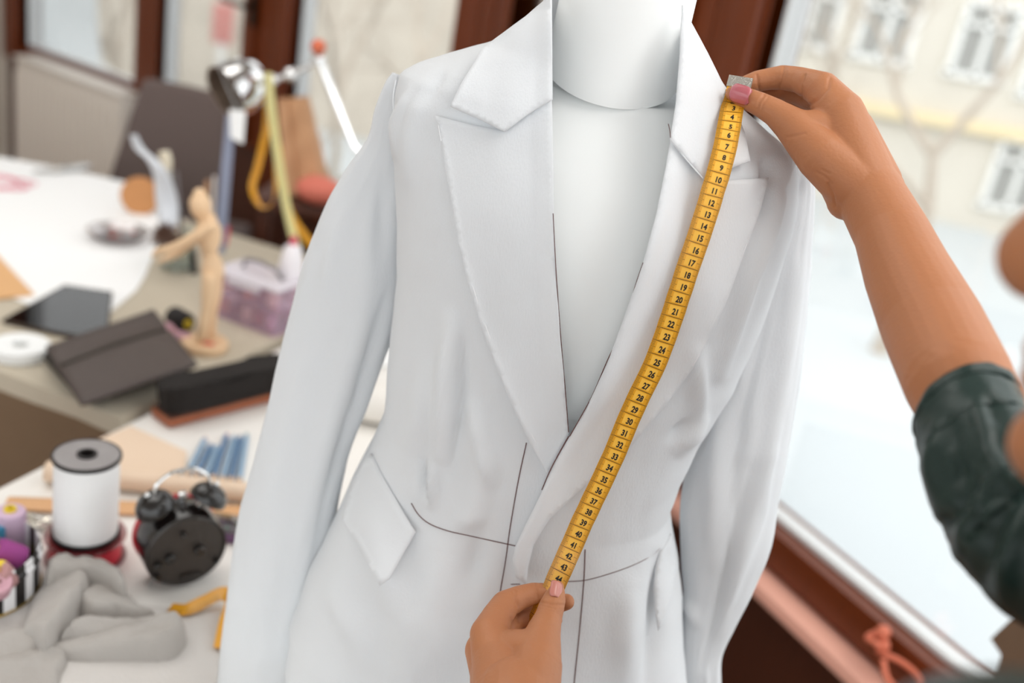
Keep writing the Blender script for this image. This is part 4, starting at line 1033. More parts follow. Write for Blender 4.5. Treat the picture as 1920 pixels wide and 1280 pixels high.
# clear organiser full of spools, bottle on top
bo = P(412, 598); bc = [P(408, 610), P(528, 656), P(566, 590), P(440, 552)]
ctr = sum(bc, Vector()) / 4; ux = (bc[1] - bc[0]); W_, D_ = ux.length, (bc[3] - bc[0]).length; ux.normalize(); uy = Vector((-ux.y, ux.x, 0))
OM = Matrix(((ux.x, uy.x, 0, ctr.x), (ux.y, uy.y, 0, ctr.y), (0, 0, 1, ZT_ + .003), (0, 0, 0, 1)))
org = thing('organiser_box', 'clear lilac plastic organiser box of bobbins behind the wooden figure', 'box', M=OM)
D_ = .105
def frosted(name, col, k):
    m = bpy.data.materials.new(name); m.use_nodes = True; n = m.node_tree.nodes; l = m.node_tree.links; n['Principled BSDF'].inputs['Base Color'].default_value = lin(col); n['Principled BSDF'].inputs['Roughness'].default_value = .25
    a = n.new('ShaderNodeBsdfTransparent'); a.inputs[0].default_value = lin((250, 244, 250)); mx = n.new('ShaderNodeMixShader'); mx.inputs[0].default_value = k
    l.new(a.outputs[0], mx.inputs[1]); l.new(n['Principled BSDF'].outputs[0], mx.inputs[2]); l.new(mx.outputs[0], n['Material Output'].inputs[0]); return m
pg = frosted('lilac_clear_plastic', (226, 208, 222), .2); pg2 = frosted('clear_lid_plastic', (240, 238, 244), .62)
def tray(z0, h):
    g = G(); th = .002
    for a in ((0, -D_ / 2, W_, th), (0, D_ / 2, W_, th), (-W_ / 2, 0, th, D_), (W_ / 2, 0, th, D_)): g.box((a[0], a[1], z0 + h / 2), (a[2], a[3], h))
    g.box((0, 0, z0 + .001), (W_, D_, .002)); return g
tray(0, .045).link('tray', pg, org, smooth=False); tray(.047, .042).link('tray', pg, org, smooth=False)
g = G(); g.box((0, 0, .094), (W_ + .006, D_ + .006, .006), None, .002); g.box((0, -D_ / 2 - .004, .088), (W_ * .5, .004, .02), None, .001); g.link('lid', pg2, org)
g = G(); g.tube([(-.05, 0, .096), (-.035, -.01, .118), (0, -.015, .125), (.035, -.01, .118), (.05, 0, .096)], .004, 8); g.link('handle', grey_pl, org)
cols = [(206, 140, 124), (170, 100, 110), (216, 176, 156), (140, 90, 100), (206, 170, 186), (150, 120, 120), (224, 196, 180), (176, 120, 90)]
for lv in (0, 1):
    for k in range(10):
        lx_ = -W_ / 2 + .016 + (k % 5) * (W_ - .03) / 4.4; ly_ = -D_ / 2 + .022 + (k // 5) * .05
        c = OM @ Vector((lx_, ly_, .003 + lv * .047)); i = (k * 3 + lv * 2) % 8
        nm = 'box_thread%d' % i; m_ = MATS.get(nm) or mat(nm, cols[i], .8)
        spool('bobbin', 'small bobbin of coloured thread inside the clear organiser', c, .0105, .032, m_, grey_pl, None, 'bobbins in the organiser')
Yb = (OM @ Vector((W_ * .3, .02, 0))).y
bt = OM @ Vector((W_ * .30, .026, .0955)); t = thing('glue_bottle', 'white squeeze bottle standing on the clear organiser box', 'bottle', bt)
G().lathe([(0, 0), (.021, 0), (.023, .004), (.022, .035), (.017, .062), (.009, .070), (0, .070)], 28).link('body', mat('white_plastic', (232, 228, 232), .35), t); G().lathe([(0, .070), (.008, .070), (.006, .085), (0, .086)], 18).link('nozzle', mat('pink_nozzle', (206, 70, 100), .4), t)

# ------------------------------------------------------------------ desk lamp with hanging tapes
chrome = mat('chrome', (225, 225, 225), .06, 1); YL = 2.08
Lp = lambda x, y, dy=0: aty(x, y, YL + dy)
lb = P(800, 520); lb = Vector((-.02, 2.02, ZT_))
lamp = thing('desk_lamp', 'chrome swing arm desk lamp leaning over the back table', 'lamp', lb)
hc = Lp(440, 165); hd = (Lp(398, 186, -.055) - Lp(452, 158, .0)).normalized(); Q = hd.to_track_quat('Z', 'Y').to_matrix().to_4x4(); HM = Matrix.Translation(hc - hd * .03) @ Q
pro = [(0, -.040), (.022, -.038), (.042, -.025), (.054, .0), (.058, .03), (.059, .055)]
G().lathe(pro + [(.0585, .0552)], 40, HM).link('lamp_shade', chrome, lamp, world=True); G().lathe([(.0585, .0552), (.056, .055), (.055, .03), (.051, .001), (.040, -.022), (0, -.036)], 40, HM).link('inner_reflector', mat('room_tinted_reflector', (150, 132, 118), .35, .7), lamp, world=True)  # grey-brown inside puts the room's reflection into the colour
g = G(); g.ball((0, 0, .012), .014, 14, M=HM); g.tube([HM @ Vector((0, 0, -.01)), HM @ Vector((0, 0, .01))], .012, 12); g.link('bulb', mat('frosted_bulb', (240, 236, 226), .3), lamp, world=True)
tg = [Lp(430, 205, -.05), Lp(461, 208, -.05), Lp(456, 270, -.05), Lp(432, 258, -.05)]
j1, j2, j3 = Lp(512, 150), Lp(545, 140), Lp(600, 112)
G().tube([HM @ Vector((0, 0, -.03)), j1, j2, j3], [.007, .007, .006, .006], 12).link('arm', chrome, lamp, world=True)
[G().ball(p, r, 12).link('joint', chrome, lamp, world=True) for p, r in ((j1, .012), (j2, .015), (j3, .012))]
g = G(); g.ball(Lp(597, 88), .016, 14); g.link('knob', mat('copper_knob', (206, 108, 78), .3, .5), lamp, world=True)
for o_ in (-.012, .012): G().tube([j3 + Vector((0, o_, 0)), Lp(662, 272, o_ * .5), lb + Vector((0, o_, .03))], .0055, 10).link('arm', chrome, lamp, world=True)
G().lathe([(0, 0), (.08, 0), (.082, .006), (.078, .016), (.02, .024), (.012, .04), (0, .04)], 40).link('base', chrome, lamp)
t = thing('paper_tag', 'small white paper tag hanging from the lamp head', 'tag', tg[0]); quadslab(tg, [q + Vector((0, .0008, 0)) for q in tg]).link('card', paper, t, world=True, smooth=False)
G().tube([tg[0].lerp(tg[1], .5), HM @ Vector((0, .049, .05))], .0008, 5).link('string', paper, t, world=True)
def band(name, label, cat, pts, w, m, marks=True, th=.0006, tilt=Vector((0, 0, 0))):
    """a tape following world points, with width direction given per point"""
    base = pts[0][0]; t = thing(name, label, cat, base); n_ = 8
    C_ = cr([tuple(p) for p, _ in pts], n_); Wd_ = cr([tuple(q) for _, q in pts], n_); rg = []
    for i, c in enumerate(C_):
        tn = (C_[min(i + 1, len(C_) - 1)] - C_[max(i - 1, 0)]).normalized(); a = Wd_[i]; a = (a - tn * a.dot(tn)).normalized() * w / 2; nn = tn.cross(a).normalized() * th / 2
        rg.append([c - a + nn, c + a + nn, c + a - nn, c - a - nn])
    G().loft(rg, cap0=True, cap1=True).link('band', m, t, world=True, sharp=40)
    if marks:
        g = G(); L = 0
        for i in range(len(C_) - 1):
            a, b = rg[i], rg[i + 1]; seg = (C_[i + 1] - C_[i]).length; k = int(seg / .0025)
            for j in range(k):
                u = j / max(1, k)
                for s0, s1, f in ((0, 1, 1), (3, 2, -1)):
                    p, q = a[s0].lerp(b[s0], u), a[s1].lerp(b[s1], u); nn = (a[0] - a[3]) * (.35 * f); ln = .45 if j % 4 == 0 else .2
                    g.tube([p + nn, p.lerp(q, ln) + nn], .00025, 3, caps=False)
        g.link('graduation_marking', ink, t, world=True)
    return t
pale_y = tapemat('pale_yellow_tape', (232, 224, 158), .25)
xw = Vector((1, 0, .1))
band('tape_measure', 'pale yellow tape measure hanging down from the lamp arm', 'tape measure', [(Lp(502, 136, -.012), xw), (Lp(508, 200, -.016), xw), (Lp(522, 300, -.02), xw), (Lp(540, 400, -.03), xw), (Lp(562, 485, -.05), xw)], .019, pale_y)
band('tape_measure', 'amber tape measure hanging in a loop from the lamp arm', 'tape measure', [(Lp(503, 150, .012), xw), (Lp(500, 235, .014), xw), (Lp(484, 310, .012), Vector((1, .6, 0))), (Lp(473, 352, .0), Vector((.8, .9, 0))), (Lp(488, 386, -.01), Vector((.3, 1, 0))), (Lp(508, 384, 0), Vector((-.3, 1, 0))), (Lp(517, 350, .01), Vector((.2, 1, 0))), (Lp(520, 270, .02), Vector((.6, .8, 0))), (Lp(540, 390, .03), Vector((1, .3, 0))), (Lp(592, 470, .02), xw)], .016, tape_y)
# brown paper bag, coral cushion
kraft = mat('kraft_paper', (196, 150, 112), .8, bump=.5, bs=30, var=.05)
Yk = 2.54; bg_ = [aty(520, 186, Yk), aty(574, 182, Yk), aty(604, 362, Yk), aty(536, 366, Yk)]
shelf_z = bg_[2].z
bag = thing('paper_bag', 'brown kraft paper bag standing by the window behind the hanging tapes', 'bag', (bg_[3].x, Yk, .0))
g = G(); rows = []
for i in range(14):
    u = i / 13; a = bg_[0].lerp(bg_[3], u); b = bg_[1].lerp(bg_[2], u); dpt = .03 + .07 * u; r_ = []
    for k, (v, dy) in enumerate(((0, 0), (.33, -.006), (.36, .004), (.7, -.004), (1, 0), (1, dpt), (.5, dpt - .01), (0, dpt))): r_.append(a.lerp(b, v) + Vector((0, dy + .003 * math.sin(i * 1.3 + k), 0)))
    rows.append(r_)
g.loft(rows, cap1=True); g.link('bag_body', kraft, bag, world=True, sharp=20)
stz = bg_[3].z
st = thing('plant_stand', 'small dark wooden stand carrying the paper bag and coral cushion', 'stand', (bg_[3].x + .05, Yk + .05, 0))
cx_, cy_ = (bg_[3].x + bg_[2].x) / 2 + .06, Yk + .06
G().box((cx_, cy_, stz - .016), (.36, .24, .03), None, .004).link('stand_top', darkwood, st, world=True)
for a in (-.15, .15):
    for b in (-.09, .09): G().box((cx_ + a, cy_ + b, (stz - .03) / 2), (.03, .03, stz - .03)).link('leg', darkwood, st, world=True)
cc_ = aty(590, 372, 2.50); cu = G(); cu.ball((cc_.x + .01, 2.50, stz + .040), .062, 16, (1.0, .75, .6)); o = blob(cu, 'cushion', mat('coral_cushion_cloth', (206, 112, 94), .7), .004, 4); tag(o, 'small coral pink pincushion beside the brown paper bag', 'cushion')

# chair between the back table and the radiator
chm = mat('taupe_chair_cloth', (98, 84, 80), .85, bump=.3, bs=200)
Yc = 3.02; cq = [aty(266, 148, Yc), aty(424, 182, Yc), aty(414, 420, Yc - .06), aty(196, 352, Yc - .06)]
wdt = (cq[0] - cq[1]).length; ch = thing('chair', 'taupe upholstered chair standing between the radiator and the back table', 'chair', ((cq[2].x + cq[3].x) / 2, Yc, 0))
rows = []
dwn = [aty(424 - 4, 300, Yc), aty(225, 300, Yc)]
for i in range(9):
    u = i / 8; a = cq[0].lerp(cq[3], u); b = cq[1].lerp(cq[2], u); rows.append([a, a.lerp(b, .5) + Vector((0, .02, 0)), b, b + Vector((0, .05, 0)), a.lerp(b, .5) + Vector((0, .07, 0)), a + Vector((0, .05, 0))])
o = G().loft(rows, cap0=True, cap1=True).link('backrest', chm, ch, world=True, sharp=60); mod(o, 'BEVEL', width=.012, segments=3)
mx_, my_ = (cq[2].x + cq[3].x) / 2 - .04, Yc + .22
G().box((mx_, my_, .45), (.40, .34, .08), None, .03).link('seat', chm, ch, world=True)
for a in (-.18, .18):
    G().tube([(mx_ + a, my_ - .14, .42), (mx_ + a, my_ - .17, 0)], [.018, .013], 10).link('leg', darkwood, ch, world=True)
    G().tube([(mx_ + a, my_ + .12, .42), (mx_ + a, my_ + .13, 0)], [.018, .013], 10).link('leg', darkwood, ch, world=True)
for a in (.25, .75): q = cq[3].lerp(cq[2], a); G().tube([(q.x, q.y + .03, q.z + .05), (mx_ + (a - .5) * .5, my_ - .14, .44)], .016, 10).link('back_post', darkwood, ch, world=True)
# ------------------------------------------------------------------ front table
# white ribbon spool on a red one
c0 = P(160, 1042); whitet = mat('white_ribbon', (240, 240, 240), .65, bump=.6, bs=160, stretch=(.05, .05, 4))
t = thing('ribbon_spool', 'red ribbon spool with clear rims under the tall white spool', 'spool', c0)
G().lathe([(.010, .003), (.041, .003), (.041, .030), (.010, .030)], 40).link('ribbon', mat('red_ribbon', (206, 24, 52), .5), t)
cf = glassmat('clear_flange', (236, 214, 216), .12, .1); [G().lathe([(.008, z), (.046, z), (.047, z + .001), (.046, z + .003), (.008, z + .003), (.008, z)], 44).link('flange', cf, t) for z in (0, .030)]
t = thing('ribbon_spool', 'tall white thread spool with black rims standing on the red spool', 'spool', c0 + Vector((0, 0, .0335)))
G().lathe([(.010, .004), (.036, .004), (.0367, .02), (.0365, .09), (.036, .104), (.010, .104)], 48).link('thread', whitet, t)
rimm = mat('black_spool_rim', (34, 30, 30), .4); g = G()
g.lathe([(.010, 0), (.0385, 0), (.039, .001), (.0385, .0045), (.010, .0045), (.010, 0)], 48); g.link('rim', rimm, t); G().lathe([(.0365, .104), (.0385, .104), (.039, .106), (.0385, .1085), (.036, .1085)], 48).link('rim', rimm, t)
G().lathe([(.011, .1045), (.0368, .1045), (.0368, .108), (.011, .108), (.0105, .100)], 48).link('paper_label', mat('grey_foil_label', (158, 154, 154), .35, .3, var=.2, vs=60), t)
G().lathe([(.0115, .110), (.0085, .110), (.0085, .02), (.0115, .02), (.0115, .110)], 32).link('core', rimm, t)
# twin bell alarm clock seen from behind
blackp = mat('black_enamel', (20, 17, 16), .22, coat=.4); blackm = mat('black_matt_back', (52, 45, 40), .55)
cc0 = P(326, 1094); CM_ = Matrix.Translation(cc0 + Vector((0, .012, 0))) @ Matrix.Rotation(math.radians(38), 4, 'Z'); clk = thing('alarm_clock', 'black twin bell alarm clock standing with its back turned', 'clock', M=CM_)
RX = Matrix.Translation((0, 0, .0555)) @ Matrix.Rotation(math.radians(90), 4, 'X')       # lathe axis -> local -Y
G().lathe([(0, -.024), (.040, -.024), (.046, -.022), (.048, -.016), (.048, .018), (.0465, .024), (.044, .026)], 56, RX).link('case', blackp, clk)
G().lathe([(0, .0245), (.044, .0245), (.0465, .0265), (.0475, .026)], 56, RX).link('back_plate', blackm, clk)
G().lathe([(.044, -.0245), (.049, -.0245), (.049, -.018), (.0478, -.017)], 56, RX).link('bezel', mat('red_bezel', (188, 24, 40), .3), clk)
G().lathe([(0, -.0246), (.043, -.0246), (.043, -.0262), (0, -.0262)], 56, RX).link('face', mat('clock_face', (236, 234, 228), .4), clk)
for x, z, r in ((-.006, .082, .0032), (-.020, .052, .0058), (.014, .056, .0058), (-.034, .046, .0044), (-.034, .030, .0032), (.035, .036, .003)):
    G().lathe([(0, 0), (r, 0), (r, .006), (r * .8, .0075), (0, .0075)], 18, Matrix.Translation((x, -.0265, z)) @ Matrix.Rotation(math.radians(90), 4, 'X')).link('winding_knob', blackp, clk)
G().box((.006, -.0272, .020), (.024, .0015, .008), None, .001).link('battery_hatch', blackp, clk)
for s in (-1, 1):
    G().tube([(s * .028, 0, .012), (s * .036, 0, 0)], [.005, .004], 10).link('foot', chrome, clk)
    BM_ = Matrix.Translation((s * .030, 0, .105)) @ Matrix.Rotation(s * math.radians(28), 4, 'Y')
    b_ = G().lathe([(.0225, 0), (.0232, .002), (.021, .010), (.015, .0165), (.006, .0195), (0, .020)], 32, BM_).lathe([(.0225, 0), (.0215, .001), (.019, .010), (0, .018)], 32, BM_).link('bell', blackp, clk)
    k_ = G().ball(BM_ @ Vector((0, 0, .022)), .0035, 10).link('screw_cap', chrome, b_)
    G().tube([(s * .018, 0, .097), BM_ @ Vector((0, 0, .008))], .003, 8).link('bell_post', chrome, clk)
G().tube([(0, 0, .1), (0, 0, .114)], .002, 8).link('hammer_rod', chrome, clk); G().box((0, 0, .117), (.010, .008, .008), None, .002).link('hammer', chrome, clk)
G().tube(cr([(-.032, 0, .122), (-.030, 0, .136), (-.016, 0, .148), (0, 0, .151), (.016, 0, .148), (.030, 0, .136), (.032, 0, .122)], 6), .0024, 10).link('carry_handle', chrome, clk)
# clothes brush
bw = mat('brush_wood', (150, 84, 52), .45, wood=.2, vs=30); bb_ = mat('black_bristle', (26, 20, 17), .95, bump=1, bs=500)
a, b = P(316, 806), P(560, 742); u = (b - a); Lb = u.length; u.normalize(); v = Vector((-u.y, u.x, 0)); BMx = Matrix(((u.x, v.x, 0, a.x), (u.y, v.y, 0, a.y), (0, 0, 1, ZT_ + .0005), (0, 0, 0, 1)))
br = thing('clothes_brush', 'wooden clothes brush with dense black bristles at the table corner', 'brush', M=BMx)
def rb(x0, x1, y0, y1, z0, z1, rnd_=.012): return G().box(((x0 + x1) / 2, (y0 + y1) / 2, (z0 + z1) / 2), (x1 - x0, y1 - y0, z1 - z0), None, rnd_)
rb(0, Lb, 0, .055, .0, .016, .007).link('wooden_back', bw, br)
G().box((Lb / 2, .0275, .017), (Lb * .97, .05, .004), None, .001).link('dark_edge', mat('brush_dark_edge', (60, 32, 22), .5), br)
rows = []; rr = random.Random(9)
g = G(); NBx, NBy = 46, 9; vs = []
for k in range(5):
    z = .018 + .042 * k / 4; sp = 1 + .05 * k / 4; r_ = []
    for i in range(120):
        t_ = 2 * PI * i / 120; x = Lb / 2 + sgnpow(math.cos(t_), .35) * (Lb * .475) * sp; y = .0275 + sgnpow(math.sin(t_), .5) * .026 * sp
        r_.append(Vector((x + rr.uniform(-.001, .001), y + rr.uniform(-.0012, .0012), z + (rr.uniform(-.003, .003) if k == 4 else 0) + .004 * math.sin(x * 40) * (k / 4))))
    rows.append(r_)
g.loft(rows, cap1=True); g.link('bristles', bb_, br, sharp=25)
# blue pencils
pb = mat('blue_pencil_paint', (96, 128, 162), .4); pb2 = mat('pale_blue_pencil_paint', (140, 168, 192), .4); tipm = {k: mat('pencil_tip_' + k, c, .5) for k, c in (('orange', (206, 84, 60)), ('red', (196, 40, 66)), ('green', (24, 110, 92)), ('blue', (50, 96, 150)))}
pcl = mat('pencil_cut_wood', (222, 190, 160), .7)
for i, (x0, y0, x1, y1, tp_, word) in enumerate(((352, 886, 386, 820, 'orange', 'blue pencil with orange tip, first on the left'), (368, 889, 397, 832, 'blue', 'blue pencil lying second from the left, next to the orange tipped one'), (386, 892, 408, 834, 'blue', 'blue pencil with its end hidden beside the red tipped one'), (401, 893, 426, 812, 'red', 'blue pencil with a red tip in the middle of the row'), (418, 896, 440, 816, 'blue', 'blue pencil right of the red tipped one'), (433, 897, 451, 816, 'blue', 'blue pencil left of the green tipped one'), (449, 898, 463, 812, 'green', 'blue pencil with a green tip, last on the right'))):
    z = ZT_ + .0045; a, b = P(x0, y0, z), P(x1, y1, z); t = thing('pencil', word, 'pencil', a, group='blue pencils beside the clothes brush')
    e = (b - a); G().tube([a, a + e * .93], .0042, 6).link('barrel', pb if i % 2 else pb2, t, world=True); G().tube([a + e * .90, b], [.0040, .0014], 8).link('point', tipm[tp_], t, world=True); G().tube([a - e * .03, a], [.0036, .0042], 6).link('cut_end', pcl, t, world=True)
# roll of kraft paper with its free sheet
pap = mat('cream_paper_roll', (226, 202, 178), .75); a, b = P(86, 884, ZT_ + .016), P(500, 928, ZT_ + .013)
t = thing('paper_roll', 'cream pattern paper half rolled up behind the alarm clock', 'paper roll', a)
dr = (b - a).normalized(); ac = Vector((-dr.y, dr.x, 0)); rg = []
for i in range(30):
    c = a.lerp(b, i / 29); rg.append([c + (ac * math.cos(t_) + Vector((0, 0, 1)) * math.sin(t_)) * (.0155 - .0012 * k / 9) for k, t_ in enumerate([-PI / 2 + k * .33 for k in range(38)])])
g = G(); g.loft(rg, closed=False); o = g.link('roll', pap, t, world=True, sharp=0); mod(o, 'SOLIDIFY', thickness=.0008)
s_ = [P(92, 868), P(245, 802), P(350, 850), P(346, 884), P(300, 900), P(180, 890)]; n_ = len(s_); g = G(); g.add([p + Vector((0, 0, .004)) for p in s_] + [p + Vector((0, 0, .0008)) for p in s_], [tuple(range(n_)), tuple(range(2 * n_ - 1, n_ - 1, -1))] + [(k, (k + 1) % n_, n_ + (k + 1) % n_, n_ + k) for k in range(n_)]); g.link('free_sheet', pap, t, world=True, smooth=False)
# wooden ruler
a, b = P(10, 948), P(470, 964); d_ = (b - a); L_ = d_.length; d_.normalize(); w_ = Vector((-d_.y, d_.x, 0)); RM = Matrix(((d_.x, w_.x, 0, a.x), (d_.y, w_.y, 0, a.y), (0, 0, 1, ZT_ + .0008), (0, 0, 0, 1)))
ru = thing('wooden_ruler', 'tan wooden ruler lying across the table behind the white spool', 'ruler', M=RM); G().box((L_ / 2, 0, .0022), (L_, .030, .0044), None, .001).link('blade', mat('ruler_wood', (216, 168, 122), .5, wood=.1, vs=12, stretch=(1, 14, 1)), ru)
g = G()
for k in range(1, int(L_ / .005)): g.box((k * .005, .0145 - (.005 if k % 2 == 0 else .0035) / 2, .0046), (.0005, .005 if k % 2 == 0 else .0035, .0002))
g.link('graduation_marking', ink, ru, smooth=False)
# safety pins
rr = random.Random(21); stl = mat('bright_steel', (214, 208, 196), .12, 1)
for k in range(16):
    x, y = rr.uniform(-6, 92), rr.uniform(962, 992); p = P(x, y, ZT_ + .003 + .002 * (k % 3)); a = rr.uniform(0, 6.28); M_ = Matrix.Translation(p) @ Matrix.Rotation(a, 4, 'Z') @ Matrix.Rotation(rr.uniform(-.25, .25), 4, 'X')
    t = thing('safety_pin', 'small steel safety pin in the shiny heap behind the striped tin', 'safety pin', M=M_, group='heap of safety pins')
    G().tube(cr([(.012, .003, 0), (-.009, .0032, 0), (-.013, .001, 0), (-.0125, -.0015, 0), (-.009, -.003, 0), (.012, -.003, 0)], 3), .0009, 6).link('wire', stl, t); G().box((.0125, 0, 0), (.006, .009, .004), None, .0015).link('clasp', stl, t)
# clear pin box
c = P(420, 1002); t = thing('pin_box', 'small clear pin box with a violet base right of the alarm clock', 'box', c + Vector((0, 0, .0008)))
G().box((0, 0, .006), (.062, .036, .012), None, .002).link('base', mat('violet_plastic', (108, 72, 112), .4), t); G().box((0, 0, .017), (.058, .032, .010), None, .002).link('lid', glassmat('pin_box_lid', (214, 218, 214), .15, .1), t)
for k in range(6): G().ball((-.022 + .009 * k, .006 * (-1) ** k, .0145), .0032, 8).link('bead', [tipm['green'], stl, mat('mauve_bead%d' % k, (170, 140, 180), .4)][k % 3], t)
# amber tape lying on the table
zz = Vector((0, .45, .8))
band('tape_measure', 'amber tape measure lying twisted in front of the alarm clock', 'tape measure', [(P(318, 1140, ZT_ + .004), Vector((.1, 1, .1))), (P(350, 1142, ZT_ + .008), Vector((.1, 1, .25))), (P(385, 1126, ZT_ + .012), Vector((-.2, 1, .3))), (P(418, 1112, ZT_ + .018), Vector((-.4, 1, .5))), (P(436, 1128, ZT_ + .016), Vector((-1, .3, .5))), (P(424, 1170, ZT_ + .010), Vector((-1, .1, .2))), (P(415, 1215, ZT_ + .006), Vector((-1, -.2, .1)))], .017, tape_y)
band('tape_measure', 'amber tape measure curl seen between the jacket hem and its left sleeve', 'tape measure', [(P(596, 1215, ZT_ + .006), Vector((-.6, 1, .2))), (P(604, 1245, ZT_ + .016), Vector((-1, .6, .4))), (P(618, 1275, ZT_ + .016), Vector((-1, .4, .4))), (P(640, 1310, ZT_ + .010), Vector((-1, .6, .2))), (P(680, 1340, ZT_ + .006), Vector((-.6, 1, 0)))], .026, tape_y)
# striped tin of spools
tcn = P(-46, 1102); RT = .067
tin = thing('striped_tin', 'round black and white striped tin full of thread spools', 'tin', tcn + Vector((0, 0, .003)))
sm = [mat('tin_black', (24, 20, 20), .3), mat('tin_white', (236, 236, 238), .3)]; g = G()
for k in range(30):
    g.cur = k % 2
    for j in range(6):
        a0 = 2 * PI * (k + j / 6) / 30; a1 = 2 * PI * (k + (j + 1) / 6) / 30
        pr_ = [(RT, .002), (RT, .036), (RT + .0018, .038), (RT + .0018, .042), (RT, .044), (RT, .052), (RT - .0015, .053), (RT - .0015, .004)]
        vs = [(r * math.cos(a), r * math.sin(a), z) for a in (a0, a1) for r, z in pr_]; m_ = len(pr_); g.add(vs, [(i, m_ + i, m_ + i + 1, i + 1) for i in range(m_ - 1)])
g.link('striped_wall', sm, tin, sharp=40)
g = G(); g.lathe([(0, 0), (RT + .001, 0), (RT + .002, .0015), (RT + .001, .003), (0, .003)], 60); g.link('gold_base', mat('gold_rim', (206, 176, 104), .25, 1), tin)
tz = tcn.z + .0075
def ts(label, x, y, z, r, h, m_, core, ax=None, cone=1, rim=None): spool('thread_spool', label, P(x, y, z), r, h, m_, core, ax, 'spools in the striped tin', rim, cone)
blue_t = mat('blue_thread', (66, 140, 176), .8); brn_t = mat('rose_thread', (176, 132, 132), .8, bump=.5, bs=400, stretch=(.1, .1, 3)); lil = mat('lilac_thread', (206, 180, 204), .8, bump=.5, bs=400, stretch=(.1, .1, 3))
ts('pale lilac thread spool with a yellow core standing at the back of the tin', 20, 1022, tz + .012, .0175, .052, lil, yel)
ts('magenta thread spool lying with its cardboard core facing up in the tin', 42, 1052, tz + .030, .0165, .036, pur, card, Vector((-.65, -.45, .6)), .85)
ts('yellow ended bobbin in the middle of the striped tin', 8, 1076, tz + .036, .010, .018, yel, yel, Vector((-.1, -.5, .8)))
ts('rose thread spool with a wide cardboard core at the tin rim', 18, 1092, tz + .028, .0135, .026, brn_t, card, Vector((-.3, -.4, .8)))
ts('dark grey thread spool beside the magenta spool', 2, 1052, tz + .024, .016, .034, grey_t, grey_t, Vector((-.4, -.3, .8)))
ts('bright blue thread spool behind the grey one in the tin', -8, 1026, tz + .016, .014, .036, blue_t, grey_pl)
ts('pale pink spool low against the front of the tin', -4, 1108, tz + .022, .013, .028, pnk, pnk, Vector((.3, -.4, .8)))
# folded grey linen: overlapping puffy folds of one cloth
lin_m = mat('grey_linen', (176, 171, 166), .92, var=.05, vs=25, bump=.6, bs=420, sheen=.1)
CG = G()
def leaf(poly, z0, h, edge=.016, lean=None):
    if lean: la, lb = P(*lean[0]), P(*lean[1]); ld = Vector((lb.x - la.x, lb.y - la.y)); 
    pl = cr([(x, y, 0) for x, y in poly + poly[:1]], 5)[:-1]; W_2 = [P(p.x, p.y, ZT_ + z0) for p in pl]; B = [(p.x, p.y) for p in W_2]; n_ = len(B)
    pts = [Vector(b) for b in B]; x0, x1 = min(b[0] for b in B), max(b[0] for b in B); y0, y1 = min(b[1] for b in B), max(b[1] for b in B); st_ = .0042
    y = y0
    while y < y1:
        x = x0
        while x < x1:
            if inpoly(x, y, B) and polyd(x, y, B, True) > st_ * .55: pts.append(Vector((x, y)))
            x += st_
        y += st_
    r = delaunay_2d_cdt(pts, [(i, (i + 1) % n_) for i in range(n_)], [], 1, 1e-7); vs = []
    for p in r[0]:
        d = polyd(p.x, p.y, B, True); k = math.sqrt(max(0, 1 - max(0, 1 - d / edge) ** 2))
        if lean: u_ = max(0, min(1, (Vector((p.x - la.x, p.y - la.y))).dot(ld) / ld.length_squared)); k *= lean[2] + (1 - lean[2]) * u_ * u_ * (3 - 2 * u_)
        vs.append(Vector((p.x, p.y, ZT_ + z0 + h * k * (1 + .0) + .0045 * k * noise.noise(Vector(((p.x + p.y) * 30, (p.x - p.y) * 70, z0 * 90))) + .0022 * k * noise.noise(Vector((p.x * 90, p.y * 130, z0 * 50))))))
    fs = [tuple(f) for f in r[2]]; CG.add(vs, fs)
    # underside
    cnt = {}
    for f in fs:
        for a_, b_ in ((f[0], f[1]), (f[1], f[2]), (f[2], f[0])): cnt[(a_, b_)] = 1
    bd = [e for e in cnt if (e[1], e[0]) not in cnt]; lo = {}
    off = {}
    vv = []
    for a_, b_ in bd:
        for q in (a_, b_):
            if q not in off: off[q] = len(vv); vv.append(Vector((vs[q].x, vs[q].y, ZT_ + .0022)))
    base = len(CG.v); top0 = base - len(vs); CG.v += vv
    for a_, b_ in bd: CG.f.append((top0 + b_, top0 + a_, base + off[a_], base + off[b_])); CG.mi.append(0)
leaf([(-60, 1256), (0, 1240), (60, 1226), (120, 1222), (128, 1236), (118, 1262), (90, 1300), (-60, 1345)], .003, .013, .009, ((60, 1330), (70, 1226), .35))
leaf([(-60, 1212), (0, 1196), (50, 1190), (76, 1204), (76, 1222), (40, 1242), (0, 1256), (-60, 1276)], .005, .016, .008, ((10, 1270), (40, 1196), .3))
leaf([(140, 1146), (165, 1116), (200, 1106), (238, 1116), (266, 1140), (290, 1152), (210, 1164), (165, 1172)], .003, .024, .010, ((270, 1120), (170, 1165), .25))
leaf([(84, 1084), (112, 1076), (165, 1080), (207, 1090), (232, 1106), (240, 1134), (218, 1136), (200, 1122), (178, 1114), (150, 1112), (110, 1112), (84, 1116)], .003, .034, .010)
leaf([(72, 1228), (120, 1208), (180, 1200), (240, 1192), (300, 1176), (336, 1176), (350, 1196), (344, 1216), (316, 1236), (220, 1238), (140, 1238)], .004, .028, .014, ((90, 1210), (330, 1196), .45))
leaf([(110, 1206), (140, 1184), (190, 1172), (260, 1162), (308, 1162), (326, 1174), (250, 1194), (175, 1204)], .010, .024, .008, ((240, 1200), (200, 1165), .2))
leaf([(62, 1120), (95, 1092), (130, 1086), (170, 1112), (154, 1150), (124, 1195), (92, 1232), (78, 1236), (58, 1216), (36, 1200)], .006, .036, .012, ((50, 1140), (150, 1160), .25))
